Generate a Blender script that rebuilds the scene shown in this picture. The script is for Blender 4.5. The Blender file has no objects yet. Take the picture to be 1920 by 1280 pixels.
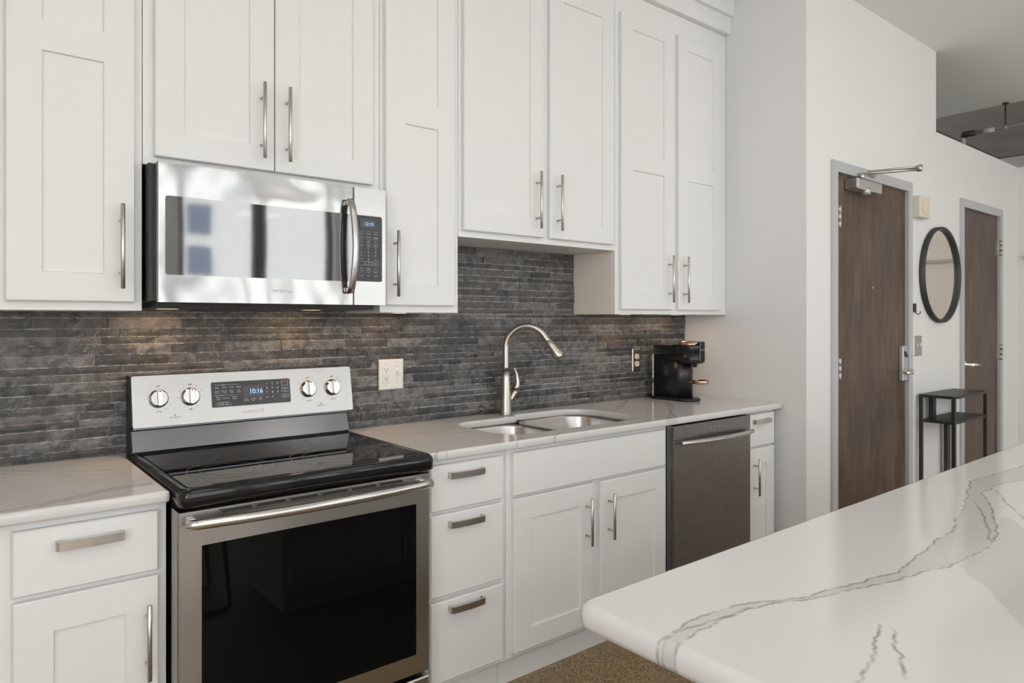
import bpy, bmesh, math, random
import numpy as np
from mathutils import Vector, Matrix
from mathutils.geometry import delaunay_2d_cdt

random.seed(7)
sc = bpy.context.scene
COL = sc.collection
PI = math.pi

# ---------------------------------------------------------------- camera
F_PX, HORIZON, YAW = 1300.78, 598.63, 0.8890
cam_d = bpy.data.cameras.new('camera')
cam = bpy.data.objects.new('camera', cam_d)
COL.objects.link(cam)
cam.location = (-0.4383, -2.5579, 1.3517)
cam.rotation_euler = (PI / 2, 0, YAW - PI / 2)
cam_d.sensor_width = 36.0
cam_d.lens = F_PX * 36.0 / 1920.0
cam_d.shift_y = -(640.0 - HORIZON) / 1920.0
cam_d.clip_start = 0.02
cam_d.clip_end = 200
sc.camera = cam

# ---------------------------------------------------------------- world and exposure
world = bpy.data.worlds.new('sky')
sc.world = world
world.use_nodes = True
wn = world.node_tree
wn.nodes.clear()
wo = wn.nodes.new('ShaderNodeOutputWorld')
wb = wn.nodes.new('ShaderNodeBackground')
wb.inputs['Color'].default_value = (0.95, 0.975, 1.0, 1)
wb.inputs['Strength'].default_value = 7.5
wn.links.new(wb.outputs[0], wo.inputs[0])

sc.view_settings.view_transform = 'Standard'
sc.view_settings.look = 'None'
sc.view_settings.gamma = 1.0
sc.view_settings.use_curve_mapping = False
sc.view_settings.exposure = -0.38


def area(name, loc, size, power, color, rot=(0, 0, 0), portal=False):
    l = bpy.data.lights.new(name, 'AREA')
    l.shape = 'RECTANGLE'
    l.size, l.size_y = size
    l.energy = power
    l.color = color
    if portal:
        l.cycles.is_portal = True
    o = bpy.data.objects.new(name, l)
    o.location = loc
    o.rotation_euler = rot
    COL.objects.link(o)
    return o


# light of the sky entering by the window wall behind the camera
WIN = [(-2.85, -0.85), (-0.70, 1.28), (1.43, 3.17), (3.32, 5.10), (5.25, 6.25), (6.6, 8.45)]      # window openings in x; the last is added to light the hall
XLW = -2.99                                          # face of the left wall, with a window added as fill light
WZ = (0.40, 3.08)
for (a, b) in WIN:
    area('window_portal', ((a + b) / 2, -5.99, sum(WZ) / 2), (b - a, WZ[1] - WZ[0]), 1, (1, 1, 1), (PI / 2, 0, 0), True)
area('window_portal', (XLW, -4.35, 1.75), (2.3, 2.68), 1, (1, 1, 1), (PI / 2, 0, -PI / 2), True)
# ceiling lamps of the room (recessed panels above the island and the sitting end)
for (x, y, p) in ((0.3, -2.3, 5), (1.9, -2.3, 5), (3.6, -2.3, 5), (0.3, -4.2, 5), (2.2, -4.2, 5), (4.4, -4.2, 5), (-1.6, -2.6, 5)):
    area('ceiling_lamp', (x, y, 3.11), (0.6, 0.6), p, (1.0, 0.955, 0.90))

# ---------------------------------------------------------------- materials
def mat(name, base=(0.8, 0.8, 0.8), rough=0.5, metal=0.0, **kw):
    m = bpy.data.materials.new(name)
    m.use_nodes = True
    b = m.node_tree.nodes['Principled BSDF']
    b.inputs['Base Color'].default_value = (*base, 1)
    b.inputs['Roughness'].default_value = rough
    b.inputs['Metallic'].default_value = metal
    for k, v in kw.items():
        b.inputs[k].default_value = v
    m['p'] = 1
    return m


class N:
    """small node helper"""
    def __init__(s, m):
        s.t = m.node_tree
        s.b = s.t.nodes['Principled BSDF']

    def n(s, typ, **kw):
        nd = s.t.nodes.new(typ)
        for k, v in kw.items():
            if hasattr(nd, k) and k not in nd.inputs:
                setattr(nd, k, v)
            else:
                nd.inputs[k].default_value = v
        return nd

    def l(s, a, b):
        s.t.links.new(a, b)

    def coord(s, scale=(1, 1, 1), out='Object'):
        tc = s.n('ShaderNodeTexCoord')
        mp = s.n('ShaderNodeMapping')
        mp.inputs['Scale'].default_value = scale
        s.l(tc.outputs[out], mp.inputs[0])
        return mp.outputs[0]

    def noise(s, vec, scale, detail=2, rough=0.5, dist=0.0):
        nd = s.n('ShaderNodeTexNoise')
        nd.inputs['Scale'].default_value = scale
        nd.inputs['Detail'].default_value = detail
        nd.inputs['Roughness'].default_value = rough
        nd.inputs['Distortion'].default_value = dist
        if vec is not None:
            s.l(vec, nd.inputs['Vector'])
        return nd

    def ramp(s, fac, stops, interp='LINEAR'):
        r = s.n('ShaderNodeValToRGB')
        cr = r.color_ramp
        cr.interpolation = interp
        while len(cr.elements) < len(stops):
            cr.elements.new(0.5)
        for e, (p, c) in zip(cr.elements, stops):
            e.position = p
            e.color = (*c, 1) if len(c) == 3 else c
        s.l(fac, r.inputs[0])
        return r.outputs[0]

    def math(s, op, a, b=None, clamp=False):
        nd = s.n('ShaderNodeMath')
        nd.operation = op
        nd.use_clamp = clamp
        for i, v in enumerate((a, b)):
            if v is None:
                continue
            if isinstance(v, (int, float)):
                nd.inputs[i].default_value = v
            else:
                s.l(v, nd.inputs[i])
        return nd.outputs[0]

    def mix(s, fac, a, b):
        nd = s.n('ShaderNodeMix')
        nd.data_type = 'RGBA'
        for sock, v in ((nd.inputs[0], fac), (nd.inputs[6], a), (nd.inputs[7], b)):
            if isinstance(v, (int, float)):
                sock.default_value = v
            elif isinstance(v, tuple):
                sock.default_value = (*v, 1)
            else:
                s.l(v, sock)
        return nd.outputs[2]

    def bump(s, h, strength, dist=0.01):
        nd = s.n('ShaderNodeBump')
        nd.inputs['Strength'].default_value = strength
        nd.inputs['Distance'].default_value = dist
        s.l(h, nd.inputs['Height'])
        s.l(nd.outputs[0], s.b.inputs['Normal'])
        return nd

    def attr(s, name):
        nd = s.n('ShaderNodeAttribute')
        nd.attribute_name = name
        return nd.outputs['Fac']


M = {}
M['cabinet'] = mat('cabinet_paint', (0.80, 0.795, 0.785), 0.38)
n = N(M['cabinet'])
n.bump(n.noise(n.coord((60, 60, 4)), 6, 2).outputs[0], 0.03, 0.002)
M['wall'] = mat('wall_paint', (0.80, 0.795, 0.785), 0.55)
n = N(M['wall'])
n.bump(n.noise(n.coord(), 160, 2).outputs[0], 0.05, 0.002)
M['ceiling'] = mat('ceiling_paint', (0.86, 0.86, 0.845), 0.8)
n = N(M['ceiling'])
n.bump(n.noise(n.coord(), 30, 4).outputs[0], 0.08, 0.004)
M['concrete'] = mat('bare_concrete', (0.30, 0.27, 0.25), 0.85)
n = N(M['concrete'])
n.l(n.ramp(n.noise(n.coord(), 2.2, 6, 0.6).outputs[0], [(0.3, (0.40, 0.365, 0.34)), (0.7, (0.52, 0.48, 0.45))]), n.b.inputs['Base Color'])

M['steel'] = mat('brushed_steel', (0.50, 0.49, 0.48), 0.24, 1.0)
n = N(M['steel'])
v = n.coord((6, 6, 900))
ns = n.noise(v, 4, 3)
n.l(n.ramp(ns.outputs[0], [(0.3, (0.22,) * 3), (0.7, (0.27,) * 3)]), n.b.inputs['Roughness'])
M['steel_wavy'] = mat('polished_thin_steel', (0.43, 0.425, 0.415), 0.13, 1.0)
n = N(M['steel_wavy'])
w1 = n.noise(n.coord((1, 1, 1)), 6.0, 1, 0.4)
n.bump(w1.outputs[0], 0.80, 0.012)
M['steel_dark'] = mat('dark_stainless', (0.25, 0.25, 0.247), 0.26, 1.0)
n = N(M['steel_dark'])
v = n.coord((900, 900, 6))
n.l(n.ramp(n.noise(v, 4, 3).outputs[0], [(0.3, (0.25,) * 3), (0.7, (0.29,) * 3)]), n.b.inputs['Roughness'])
M['nickel'] = mat('brushed_nickel', (0.56, 0.535, 0.505), 0.28, 1.0)
M['faucet'] = mat('warm_brushed_nickel', (0.50, 0.46, 0.415), 0.24, 1.0)
M['chrome'] = mat('chrome', (0.8, 0.8, 0.8), 0.08, 1.0)
M['alu'] = mat('painted_steel_frame', (0.50, 0.505, 0.515), 0.45)
M['closer'] = mat('silver_closer_paint', (0.55, 0.54, 0.53), 0.35, 0.6)
M['copper'] = mat('rose_gold_metal', (0.72, 0.45, 0.32), 0.16, 1.0)
M['black_gloss'] = mat('black_enamel', (0.006, 0.006, 0.007), 0.09)
M['black_glass'] = mat('black_glass', (0.004, 0.004, 0.004), 0.03)
M['oven_glass'] = mat('oven_window_glass', (0.003, 0.003, 0.003), 0.03, 0.0, **{'IOR': 1.26})
M['micro_glass'] = mat('microwave_door_glass', (0.006, 0.006, 0.007), 0.04, 0.0, **{'IOR': 3.1})
n = N(M['micro_glass'])
n.bump(n.noise(n.coord(), 4, 1, 0.4).outputs[0], 0.05, 0.008)
M['black_matte'] = mat('black_plastic', (0.012, 0.012, 0.012), 0.45)
M['black_satin'] = mat('black_satin_plastic', (0.010, 0.010, 0.011), 0.30)
M['black_metal'] = mat('black_powder_coated_metal', (0.022, 0.021, 0.018), 0.42)
M['mirror_frame'] = mat('dark_metal_mirror_frame', (0.035, 0.034, 0.034), 0.45)
M['panel_black'] = mat('control_panel_black', (0.010, 0.010, 0.012), 0.18)
M['lcd'] = mat('display_window', (0.045, 0.05, 0.055), 0.2)
M['print_grey'] = mat('printed_grey_marks', (0.55, 0.55, 0.55), 0.5)
M['print_dark'] = mat('printed_dark_marks', (0.06, 0.06, 0.06), 0.5)
M['print_red'] = mat('printed_red_marks', (0.35, 0.03, 0.03), 0.5)
M['ring'] = mat('printed_burner_ring', (0.16, 0.15, 0.14), 0.35)
M['digits'] = mat('lit_digits', (0.1, 0.2, 0.6), 0.5)
n = N(M['digits'])
n.b.inputs['Emission Color'].default_value = (0.45, 0.65, 1.0, 1)
n.b.inputs['Emission Strength'].default_value = 1.6
M['lamp_lens'] = mat('warm_lamp_lens', (0.9, 0.85, 0.75), 0.4)
n = N(M['lamp_lens'])
n.b.inputs['Emission Color'].default_value = (1.0, 0.72, 0.42, 1)
n.b.inputs['Emission Strength'].default_value = 3.0
M['white_plastic'] = mat('white_plastic', (0.74, 0.74, 0.73), 0.3)
M['ivory'] = mat('ivory_plastic', (0.74, 0.66, 0.50), 0.4)
M['cream'] = mat('cream_plastic', (0.72, 0.68, 0.58), 0.45)
M['hole'] = mat('dark_slot', (0.02, 0.02, 0.02), 0.6)
M['stain_plate'] = mat('satin_steel_plate', (0.52, 0.50, 0.47), 0.32, 1.0)
M['mirror'] = mat('mirror_glass', (0.86, 0.81, 0.75), 0.01, 1.0)
M['pipe'] = mat('galvanised_conduit', (0.38, 0.39, 0.36), 0.5, 0.7)
M['pipe_dark'] = mat('dark_iron_fitting', (0.06, 0.045, 0.04), 0.45, 0.4)
M['pipe_tape'] = mat('white_pipe_wrap', (0.62, 0.60, 0.57), 0.7)
M['basin'] = mat('sink_steel', (0.52, 0.50, 0.48), 0.27, 1.0)

M['kick'] = M['cabinet']

# door wood
M['wood'] = mat('dark_walnut_veneer', (0.10, 0.06, 0.04), 0.42)
n = N(M['wood'])
v = n.coord((1, 1, 0.16))
g1 = n.noise(v, 16, 6, 0.62, 0.9)
g2 = n.noise(n.coord((1, 1, 0.05)), 120, 3, 0.6)
g3 = n.noise(n.coord((1, 1, 0.5)), 4.0, 4, 0.6)
f = n.math('ADD', n.math('MULTIPLY', g1.outputs[0], 0.55), n.math('MULTIPLY', g2.outputs[0], 0.25))
f = n.math('ADD', f, n.math('MULTIPLY', g3.outputs[0], 0.25))
n.l(n.ramp(f, [(0.38, (0.036, 0.022, 0.014)), (0.52, (0.086, 0.055, 0.036)), (0.66, (0.140, 0.096, 0.066))]), n.b.inputs['Base Color'])

# floor : speckled brown aggregate
M['floor'] = mat('speckled_aggregate_floor', (0.2, 0.14, 0.08), 0.35)
n = N(M['floor'])
v = n.coord()
vo = n.n('ShaderNodeTexVoronoi')
vo.inputs['Scale'].default_value = 260
n.l(v, vo.inputs['Vector'])
sep = n.n('ShaderNodeSeparateColor')
n.l(vo.outputs['Color'], sep.inputs[0])
c = n.ramp(sep.outputs[0], [(0.0, (0.08, 0.055, 0.032)), (0.25, (0.20, 0.125, 0.06)), (0.50, (0.33, 0.205, 0.095)), (0.72, (0.43, 0.28, 0.125)), (0.90, (0.62, 0.47, 0.28))], 'CONSTANT')
pat = n.noise(v, 2.6, 2)
c2 = n.mix(n.ramp(pat.outputs[0], [(0.40, (0.0,) * 3), (0.62, (0.75,) * 3)]), c, n.mix(0.55, c, (0.27, 0.24, 0.16)))
n.l(c2, n.b.inputs['Base Color'])
n.bump(vo.outputs['Distance'], 0.12, 0.002)

# stacked slate backsplash
M['slate'] = mat('stacked_slate', (0.05, 0.05, 0.05), 0.42)
n = N(M['slate'])
v = n.coord((1, 1, 1))
tint = n.attr('tint')
warm = n.attr('warm')
cl = n.noise(v, 30, 6, 0.72, 0.6)
base = n.ramp(n.math('ADD', n.math('MULTIPLY', cl.outputs[0], 0.8), n.math('MULTIPLY', tint, 0.2)),
              [(0.35, (0.024, 0.0243, 0.025)), (0.5, (0.072, 0.0715, 0.0725)), (0.66, (0.20, 0.196, 0.194))])
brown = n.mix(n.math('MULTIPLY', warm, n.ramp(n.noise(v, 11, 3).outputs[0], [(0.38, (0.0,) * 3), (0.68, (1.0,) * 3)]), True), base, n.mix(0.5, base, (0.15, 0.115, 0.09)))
vn = n.noise(v, 15, 5, 0.6, 1.6)
vein = n.math('LESS_THAN', n.math('ABSOLUTE', n.math('SUBTRACT', vn.outputs[0], 0.5)), 0.006)
vmask = n.math('MULTIPLY', vein, n.ramp(n.noise(v, 9, 2).outputs[0], [(0.50, (0,) * 3), (0.62, (0.75,) * 3)]))
chip = n.math('GREATER_THAN', n.math('ADD', n.attr('rim'), n.math('MULTIPLY', n.math('SUBTRACT', n.noise(n.coord((1, 1, 1)), 34, 5, 0.75).outputs[0], 0.5), 0.9)), 0.985)
fin = n.mix(vmask, brown, (0.36, 0.35, 0.34))
fin = n.mix(n.math('MULTIPLY', chip, 0.7), fin, (0.36, 0.35, 0.335))
n.l(fin, n.b.inputs['Base Color'])
n.bump(n.noise(v, 60, 5, 0.65).outputs[0], 0.5, 0.006)
M['grout'] = mat('light_tile_joint', (0.17, 0.165, 0.16), 0.8)
n = N(M['grout'])
n.l(n.ramp(n.noise(n.coord(), 22, 4, 0.7).outputs[0], [(0.36, (0.03,) * 3), (0.52, (0.55, 0.54, 0.52))]), n.b.inputs['Base Color'])

# quartz : "vein" is the distance to the vein lines, "band" the depth inside the grey bands
M['quartz'] = mat('white_veined_quartz', (0.78, 0.77, 0.76), 0.10)
n = N(M['quartz'])
v = n.coord()
wob = n.noise(v, 38, 5, 0.7)
wob2 = n.noise(v, 9, 3, 0.5)
d = n.attr('vein')
dd = d
brk = n.ramp(n.noise(v, 30, 4, 0.7).outputs[0], [(0.36, (0.15,) * 3), (0.56, (0.85,) * 3)])
line = n.math('MULTIPLY', n.ramp(dd, [(0.0006, (1,) * 3), (0.0024, (0,) * 3)]), brk)
bd = n.math('ADD', n.attr('band'), n.math('MULTIPLY', n.math('SUBTRACT', wob.outputs[0], 0.5), 0.006))
bm_ = n.ramp(bd, [(0.0, (0,) * 3), (0.004, (1,) * 3)])
qb = n.mix(n.math('MULTIPLY', bm_, 0.55), (0.68, 0.668, 0.652), (0.49, 0.48, 0.475))
cloud = n.ramp(wob2.outputs[0], [(0.35, (0.0,) * 3), (0.7, (0.10,) * 3)])
qb = n.mix(cloud, qb, (0.70, 0.68, 0.66))
n.l(n.mix(line, qb, (0.20, 0.185, 0.175)), n.b.inputs['Base Color'])

# painted block wall at the far right (seen in the mirror)
M['block'] = mat('painted_block_wall', (0.78, 0.76, 0.73), 0.6)
n = N(M['block'])
tc = n.n('ShaderNodeTexCoord')
sx = n.n('ShaderNodeSeparateXYZ')
n.l(tc.outputs['Object'], sx.inputs[0])
cb = n.n('ShaderNodeCombineXYZ')
n.l(sx.outputs[1], cb.inputs[0])
n.l(sx.outputs[2], cb.inputs[1])
bk = n.n('ShaderNodeTexBrick')
bk.inputs['Scale'].default_value = 1.0
bk.inputs['Brick Width'].default_value = 0.40
bk.inputs['Row Height'].default_value = 0.20
bk.inputs['Mortar Size'].default_value = 0.006
n.l(cb.outputs[0], bk.inputs['Vector'])
n.bump(n.math('SUBTRACT', 1.0, bk.outputs['Fac']), 0.5, 0.004)
M['facade'] = mat('pale_facade', (0.57, 0.565, 0.55), 0.8)
M['facade_glass'] = mat('facade_window_glass', (0.10, 0.13, 0.18), 0.1)
M['window_frame'] = mat('dark_window_frame', (0.05, 0.05, 0.05), 0.5)
# thin window pane : lets the light through and mirrors a little
m = bpy.data.materials.new('window_pane')
m.use_nodes = True
nt = m.node_tree
nt.nodes.clear()
o_ = nt.nodes.new('ShaderNodeOutputMaterial')
mx = nt.nodes.new('ShaderNodeMixShader')
tr = nt.nodes.new('ShaderNodeBsdfTransparent')
gl = nt.nodes.new('ShaderNodeBsdfGlossy')
gl.inputs['Roughness'].default_value = 0.02
mx.inputs[0].default_value = 0.07
nt.links.new(tr.outputs[0], mx.inputs[1])
nt.links.new(gl.outputs[0], mx.inputs[2])
nt.links.new(mx.outputs[0], o_.inputs[0])
M['pane'] = m
m = m.copy()
m.name = 'clear_plastic'
[q for q in m.node_tree.nodes if q.type == 'MIX_SHADER'][0].inputs[0].default_value = 0.10
m.node_tree.nodes['Transparent BSDF'].inputs[0].default_value = (0.88, 0.88, 0.88, 1)
M['clear'] = m


# ---------------------------------------------------------------- mesh helpers
class MB:
    """collects shapes in world coordinates, then links them as ONE mesh object"""
    def __init__(s):
        s.bm = bmesh.new()

    def _add(s, bm2):
        me = bpy.data.meshes.new('t')
        bm2.to_mesh(me)
        bm2.free()
        s.bm.from_mesh(me)
        bpy.data.meshes.remove(me)

    def box(s, x0, x1, y0, y1, z0, z1, bev=0.0, seg=1, smooth=False):
        b = bmesh.new()
        bmesh.ops.create_cube(b, size=1.0)
        for v in b.verts:
            v.co = Vector(((x0 + x1) / 2 + v.co.x * (x1 - x0), (y0 + y1) / 2 + v.co.y * (y1 - y0), (z0 + z1) / 2 + v.co.z * (z1 - z0)))
        if bev > 0:
            bmesh.ops.bevel(b, geom=b.edges[:], offset=bev, segments=seg, affect='EDGES', profile=0.5)
        if smooth:
            for f in b.faces:
                f.smooth = True
        s._add(b)
        return s

    def loops(s, loops, cap0=True, cap1=True, closed=True, smooth=True):
        """skin a list of point loops of equal length"""
        b = s.bm
        rows = [[b.verts.new(p) for p in L] for L in loops]
        n_ = len(rows[0])
        for a, c in zip(rows[:-1], rows[1:]):
            for i in range(n_ if closed else n_ - 1):
                j = (i + 1) % n_
                f = b.faces.new((a[i], a[j], c[j], c[i]))
                f.smooth = smooth
        if cap0:
            b.faces.new(rows[0][::-1])
        if cap1:
            b.faces.new(rows[-1])
        return s

    def tube(s, pts, r, n_=12, cap=True):
        pts = [Vector(p) for p in pts]
        rr = r if isinstance(r, (list, tuple)) else [r] * len(pts)
        L = []
        up = None
        for i, p in enumerate(pts):
            t = (pts[min(i + 1, len(pts) - 1)] - pts[max(i - 1, 0)]).normalized()
            if up is None:
                up = t.orthogonal().normalized()
            up = (up - t * up.dot(t)).normalized()
            w = t.cross(up)
            L.append([p + (up * math.cos(2 * PI * k / n_) + w * math.sin(2 * PI * k / n_)) * rr[i] for k in range(n_)])
        return s.loops(L, cap, cap)

    def lathe(s, prof, origin, axis=(0, 0, 1), n_=24, cap=True):
        """prof: (radius, height along axis)"""
        ax = Vector(axis).normalized()
        u = ax.orthogonal().normalized()
        w = ax.cross(u)
        o = Vector(origin)
        return s.loops([[o + ax * h + (u * math.cos(2 * PI * k / n_) + w * math.sin(2 * PI * k / n_)) * max(r, 1e-5) for k in range(n_)] for r, h in prof], cap, cap)

    def prism(s, pts, axis, a0, a1, smooth=False):
        """pts 2D in the two other axes (cyclic order), extruded along axis"""
        def P(p, a):
            return {'x': (a, p[0], p[1]), 'y': (p[0], a, p[1]), 'z': (p[0], p[1], a)}[axis]
        return s.loops([[P(p, a0) for p in pts], [P(p, a1) for p in pts]], smooth=smooth)

    def faces(s, verts, faces, smooth=False):
        vs = [s.bm.verts.new(v) for v in verts]
        for f in faces:
            ff = s.bm.faces.new([vs[i] for i in f])
            ff.smooth = smooth
        return s

    def text(s, txt, size, fn, align='CENTER'):
        """flat lettering; fn maps (u, v) in metres to a world point"""
        cu = bpy.data.curves.new('t', 'FONT')
        cu.body = txt
        cu.size = size
        cu.align_x = align
        cu.align_y = 'CENTER'
        cu.resolution_u = 2
        ob = bpy.data.objects.new('t', cu)
        me = bpy.data.meshes.new_from_object(ob)
        vs = [fn(v.co.x, v.co.y) for v in me.vertices]
        s.faces(vs, [list(p.vertices) for p in me.polygons])
        bpy.data.objects.remove(ob)
        bpy.data.curves.remove(cu)
        bpy.data.meshes.remove(me)
        return s

    def build(s, name, material, parent=None, recalc=True):
        if recalc:
            bmesh.ops.recalc_face_normals(s.bm, faces=s.bm.faces[:])
        org = Vector((0, 0, 0))
        p = parent
        while p is not None:
            if p.type == 'EMPTY':
                org = Vector(p.location)
            p = p.parent
        if parent is None:
            # origin at the middle of the base of the shape
            xs = [v.co for v in s.bm.verts]
            org = Vector(((min(v.x for v in xs) + max(v.x for v in xs)) / 2, (min(v.y for v in xs) + max(v.y for v in xs)) / 2, min(v.z for v in xs)))
        elif org.length == 0 and parent is not None:
            q = parent
            while q.parent is not None:
                q = q.parent
            org = Vector(q.location)
        bmesh.ops.translate(s.bm, verts=s.bm.verts[:], vec=-org)
        me = bpy.data.meshes.new(name)
        s.bm.to_mesh(me)
        s.bm.free()
        me.materials.append(material)
        ob = bpy.data.objects.new(name, me)
        COL.objects.link(ob)
        if parent is None:
            ob.location = org
        else:
            ob.parent = parent
        return ob


def thing(name, label, cat, loc, group=None):
    o = bpy.data.objects.new(name, None)
    o.empty_display_size = 0.1
    o.location = loc
    o['label'] = label
    o['category'] = cat
    if group:
        o['group'] = group
    COL.objects.link(o)
    return o


def tag(o, label, cat, group=None):
    o['label'] = label
    o['category'] = cat
    if group:
        o['group'] = group
    return o


def struct(o, label=None):
    o['kind'] = 'structure'
    if label:
        o['label'] = label
    return o


def rrect(x0, x1, z0, z1, r, n_=5):
    """rounded rectangle, anticlockwise"""
    out = []
    for cx, cz, a0 in ((x1 - r, z1 - r, 0), (x0 + r, z1 - r, 90), (x0 + r, z0 + r, 180), (x1 - r, z0 + r, 270)):
        for k in range(n_ + 1):
            a = math.radians(a0 + 90 * k / n_)
            out.append((cx + r * math.cos(a), cz + r * math.sin(a)))
    return out


def front_with_holes(mb, x0, x1, z0, z1, holes, yf, yb, rec=0.008, slope=0.0025, bev=0.003, closed_holes=True):
    """a door front (facing -y): outer chamfer, rectangular recessed panels; ONE clean shell"""
    bm = mb.bm
    xs = sorted({x0 + bev, x1 - bev, *[h[0] for h in holes], *[h[1] for h in holes]})
    zs = sorted({z0 + bev, z1 - bev, *[h[2] for h in holes], *[h[3] for h in holes]})
    V = {}

    def gv(x, y, z):
        k = (round(x, 5), round(y, 5), round(z, 5))
        if k not in V:
            V[k] = bm.verts.new((x, y, z))
        return V[k]
    for i in range(len(xs) - 1):
        for j in range(len(zs) - 1):
            cx, cz = (xs[i] + xs[i + 1]) / 2, (zs[j] + zs[j + 1]) / 2
            if any(h[0] < cx < h[1] and h[2] < cz < h[3] for h in holes):
                continue
            bm.faces.new((gv(xs[i], yf, zs[j]), gv(xs[i + 1], yf, zs[j]), gv(xs[i + 1], yf, zs[j + 1]), gv(xs[i], yf, zs[j + 1])))
    for (a, b, c, d) in holes:
        hx = [x for x in xs if a - 1e-6 <= x <= b + 1e-6]
        hz = [z for z in zs if c - 1e-6 <= z <= d + 1e-6]
        ring = [(x, c) for x in hx] + [(b, z) for z in hz[1:]] + [(x, d) for x in hx[::-1][1:]] + [(a, z) for z in hz[::-1][1:-1]]
        inner = [(min(max(x, a + slope), b - slope), min(max(z, c + slope), d - slope)) for x, z in ring]
        nn = len(ring)
        iv = [bm.verts.new((x, yf + rec, z)) for x, z in inner]
        for k in range(nn):
            q = (k + 1) % nn
            bm.faces.new((gv(ring[k][0], yf, ring[k][1]), gv(ring[q][0], yf, ring[q][1]), iv[q], iv[k]))
        if closed_holes:
            bm.faces.new(iv)
    # outer chamfer and sides
    ring = [(x, zs[0]) for x in xs] + [(xs[-1], z) for z in zs[1:]] + [(x, zs[-1]) for x in xs[::-1][1:]] + [(xs[0], z) for z in zs[::-1][1:-1]]
    def out(p):
        x, z = p
        x = x0 if x <= x0 + bev + 1e-6 else x1 if x >= x1 - bev - 1e-6 else x
        z = z0 if z <= z0 + bev + 1e-6 else z1 if z >= z1 - bev - 1e-6 else z
        return x, z
    o1 = [bm.verts.new((out(p)[0], yf + bev, out(p)[1])) for p in ring]
    o2 = [bm.verts.new((out(p)[0], yb, out(p)[1])) for p in ring]
    nn = len(ring)
    for k in range(nn):
        q = (k + 1) % nn
        bm.faces.new((gv(ring[k][0], yf, ring[k][1]), gv(ring[q][0], yf, ring[q][1]), o1[q], o1[k]))
        bm.faces.new((o1[k], o1[q], o2[q], o2[k]))
    bm.faces.new(o2)
    return mb


def bar_handle(parent, x, y, z0, z1, name='handle'):
    """vertical bar handle standing off a front at y"""
    L = z1 - z0
    mb = MB()
    yb = y - 0.033
    mb.lathe([(0.0045, 0), (0.006, 0.001), (0.006, L - 0.001), (0.0045, L)], (x, yb, z0), n_=14)
    for zz in (z0 + L * 0.19, z1 - L * 0.19):
        mb.lathe([(0.0045, 0), (0.0045, 0.033)], (x, y + 0.001, zz), (0, -1, 0), n_=10)
    return mb.build(name, M['nickel'], parent)


def arch_pull(parent, xc, y, zc, w=0.142, h=0.021):
    """flat bow pull, horizontal"""
    mb = MB()
    pts = []
    prof = [(-0.5, 0.0), (-0.5, 0.020), (-0.47, 0.026), (-0.3, 0.029), (0, 0.031), (0.3, 0.029), (0.47, 0.026), (0.5, 0.020), (0.5, 0.0)]
    t = 0.006
    outer = [(xc + a * w, y - b) for a, b in prof]
    inner = [(xc + a * (w - 2 * t), y - max(b - t, 0)) for a, b in prof]
    loop = outer + inner[::-1]
    mb.loops([[(p[0], p[1], zc - h / 2) for p in loop], [(p[0], p[1], zc + h / 2) for p in loop]], smooth=False)
    bmesh.ops.bevel(mb.bm, geom=[e for e in mb.bm.edges if len(e.link_faces) == 2 and e.calc_face_angle(0) > 1.2], offset=0.0012, segments=1, affect='EDGES')
    return mb.build('pull', M['nickel'], parent)


def jag(L, amp=0.0022, st=0.007):
    """a vein line broken into small irregular steps"""
    out = []
    off = 0.0
    for a, b in zip(L[:-1], L[1:]):
        d = math.hypot(b[0] - a[0], b[1] - a[1])
        k = max(1, int(d / st))
        nx, ny = -(b[1] - a[1]) / d, (b[0] - a[0]) / d
        for i in range(k):
            off = max(-2.2 * amp, min(2.2 * amp, off * 0.75 + random.uniform(-amp, amp)))
            t = i / k
            out.append((a[0] + (b[0] - a[0]) * t + nx * off, a[1] + (b[1] - a[1]) * t + ny * off))
    out.append(L[-1])
    return out


def vein_fields(lines, bands, P):
    P = np.array(P)

    def dline(L, closed=False):
        L = np.array(L)
        A, B = (L, np.roll(L, -1, 0)) if closed else (L[:-1], L[1:])
        best = np.full(len(P), 0.2)
        for a, b in zip(A, B):
            d = b - a
            t = np.clip(((P - a) @ d) / (d @ d + 1e-12), 0, 1)
            best = np.minimum(best, np.hypot(*(P - a - t[:, None] * d).T))
        return best
    D = np.full(len(P), 0.2)
    for L in lines:
        D = np.minimum(D, dline(L))
    S = np.full(len(P), -0.2)
    for Bp in bands:
        ins = np.zeros(len(P), bool)
        for a, b in zip(Bp, Bp[1:] + Bp[:1]):
            if a[1] == b[1]:
                continue
            c = ((a[1] > P[:, 1]) != (b[1] > P[:, 1])) & (P[:, 0] < (b[0] - a[0]) * (P[:, 1] - a[1]) / (b[1] - a[1]) + a[0])
            ins ^= c
        dm = dline(Bp, True)
        S = np.maximum(S, np.where(ins, dm, -dm))
    return D, S


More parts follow.
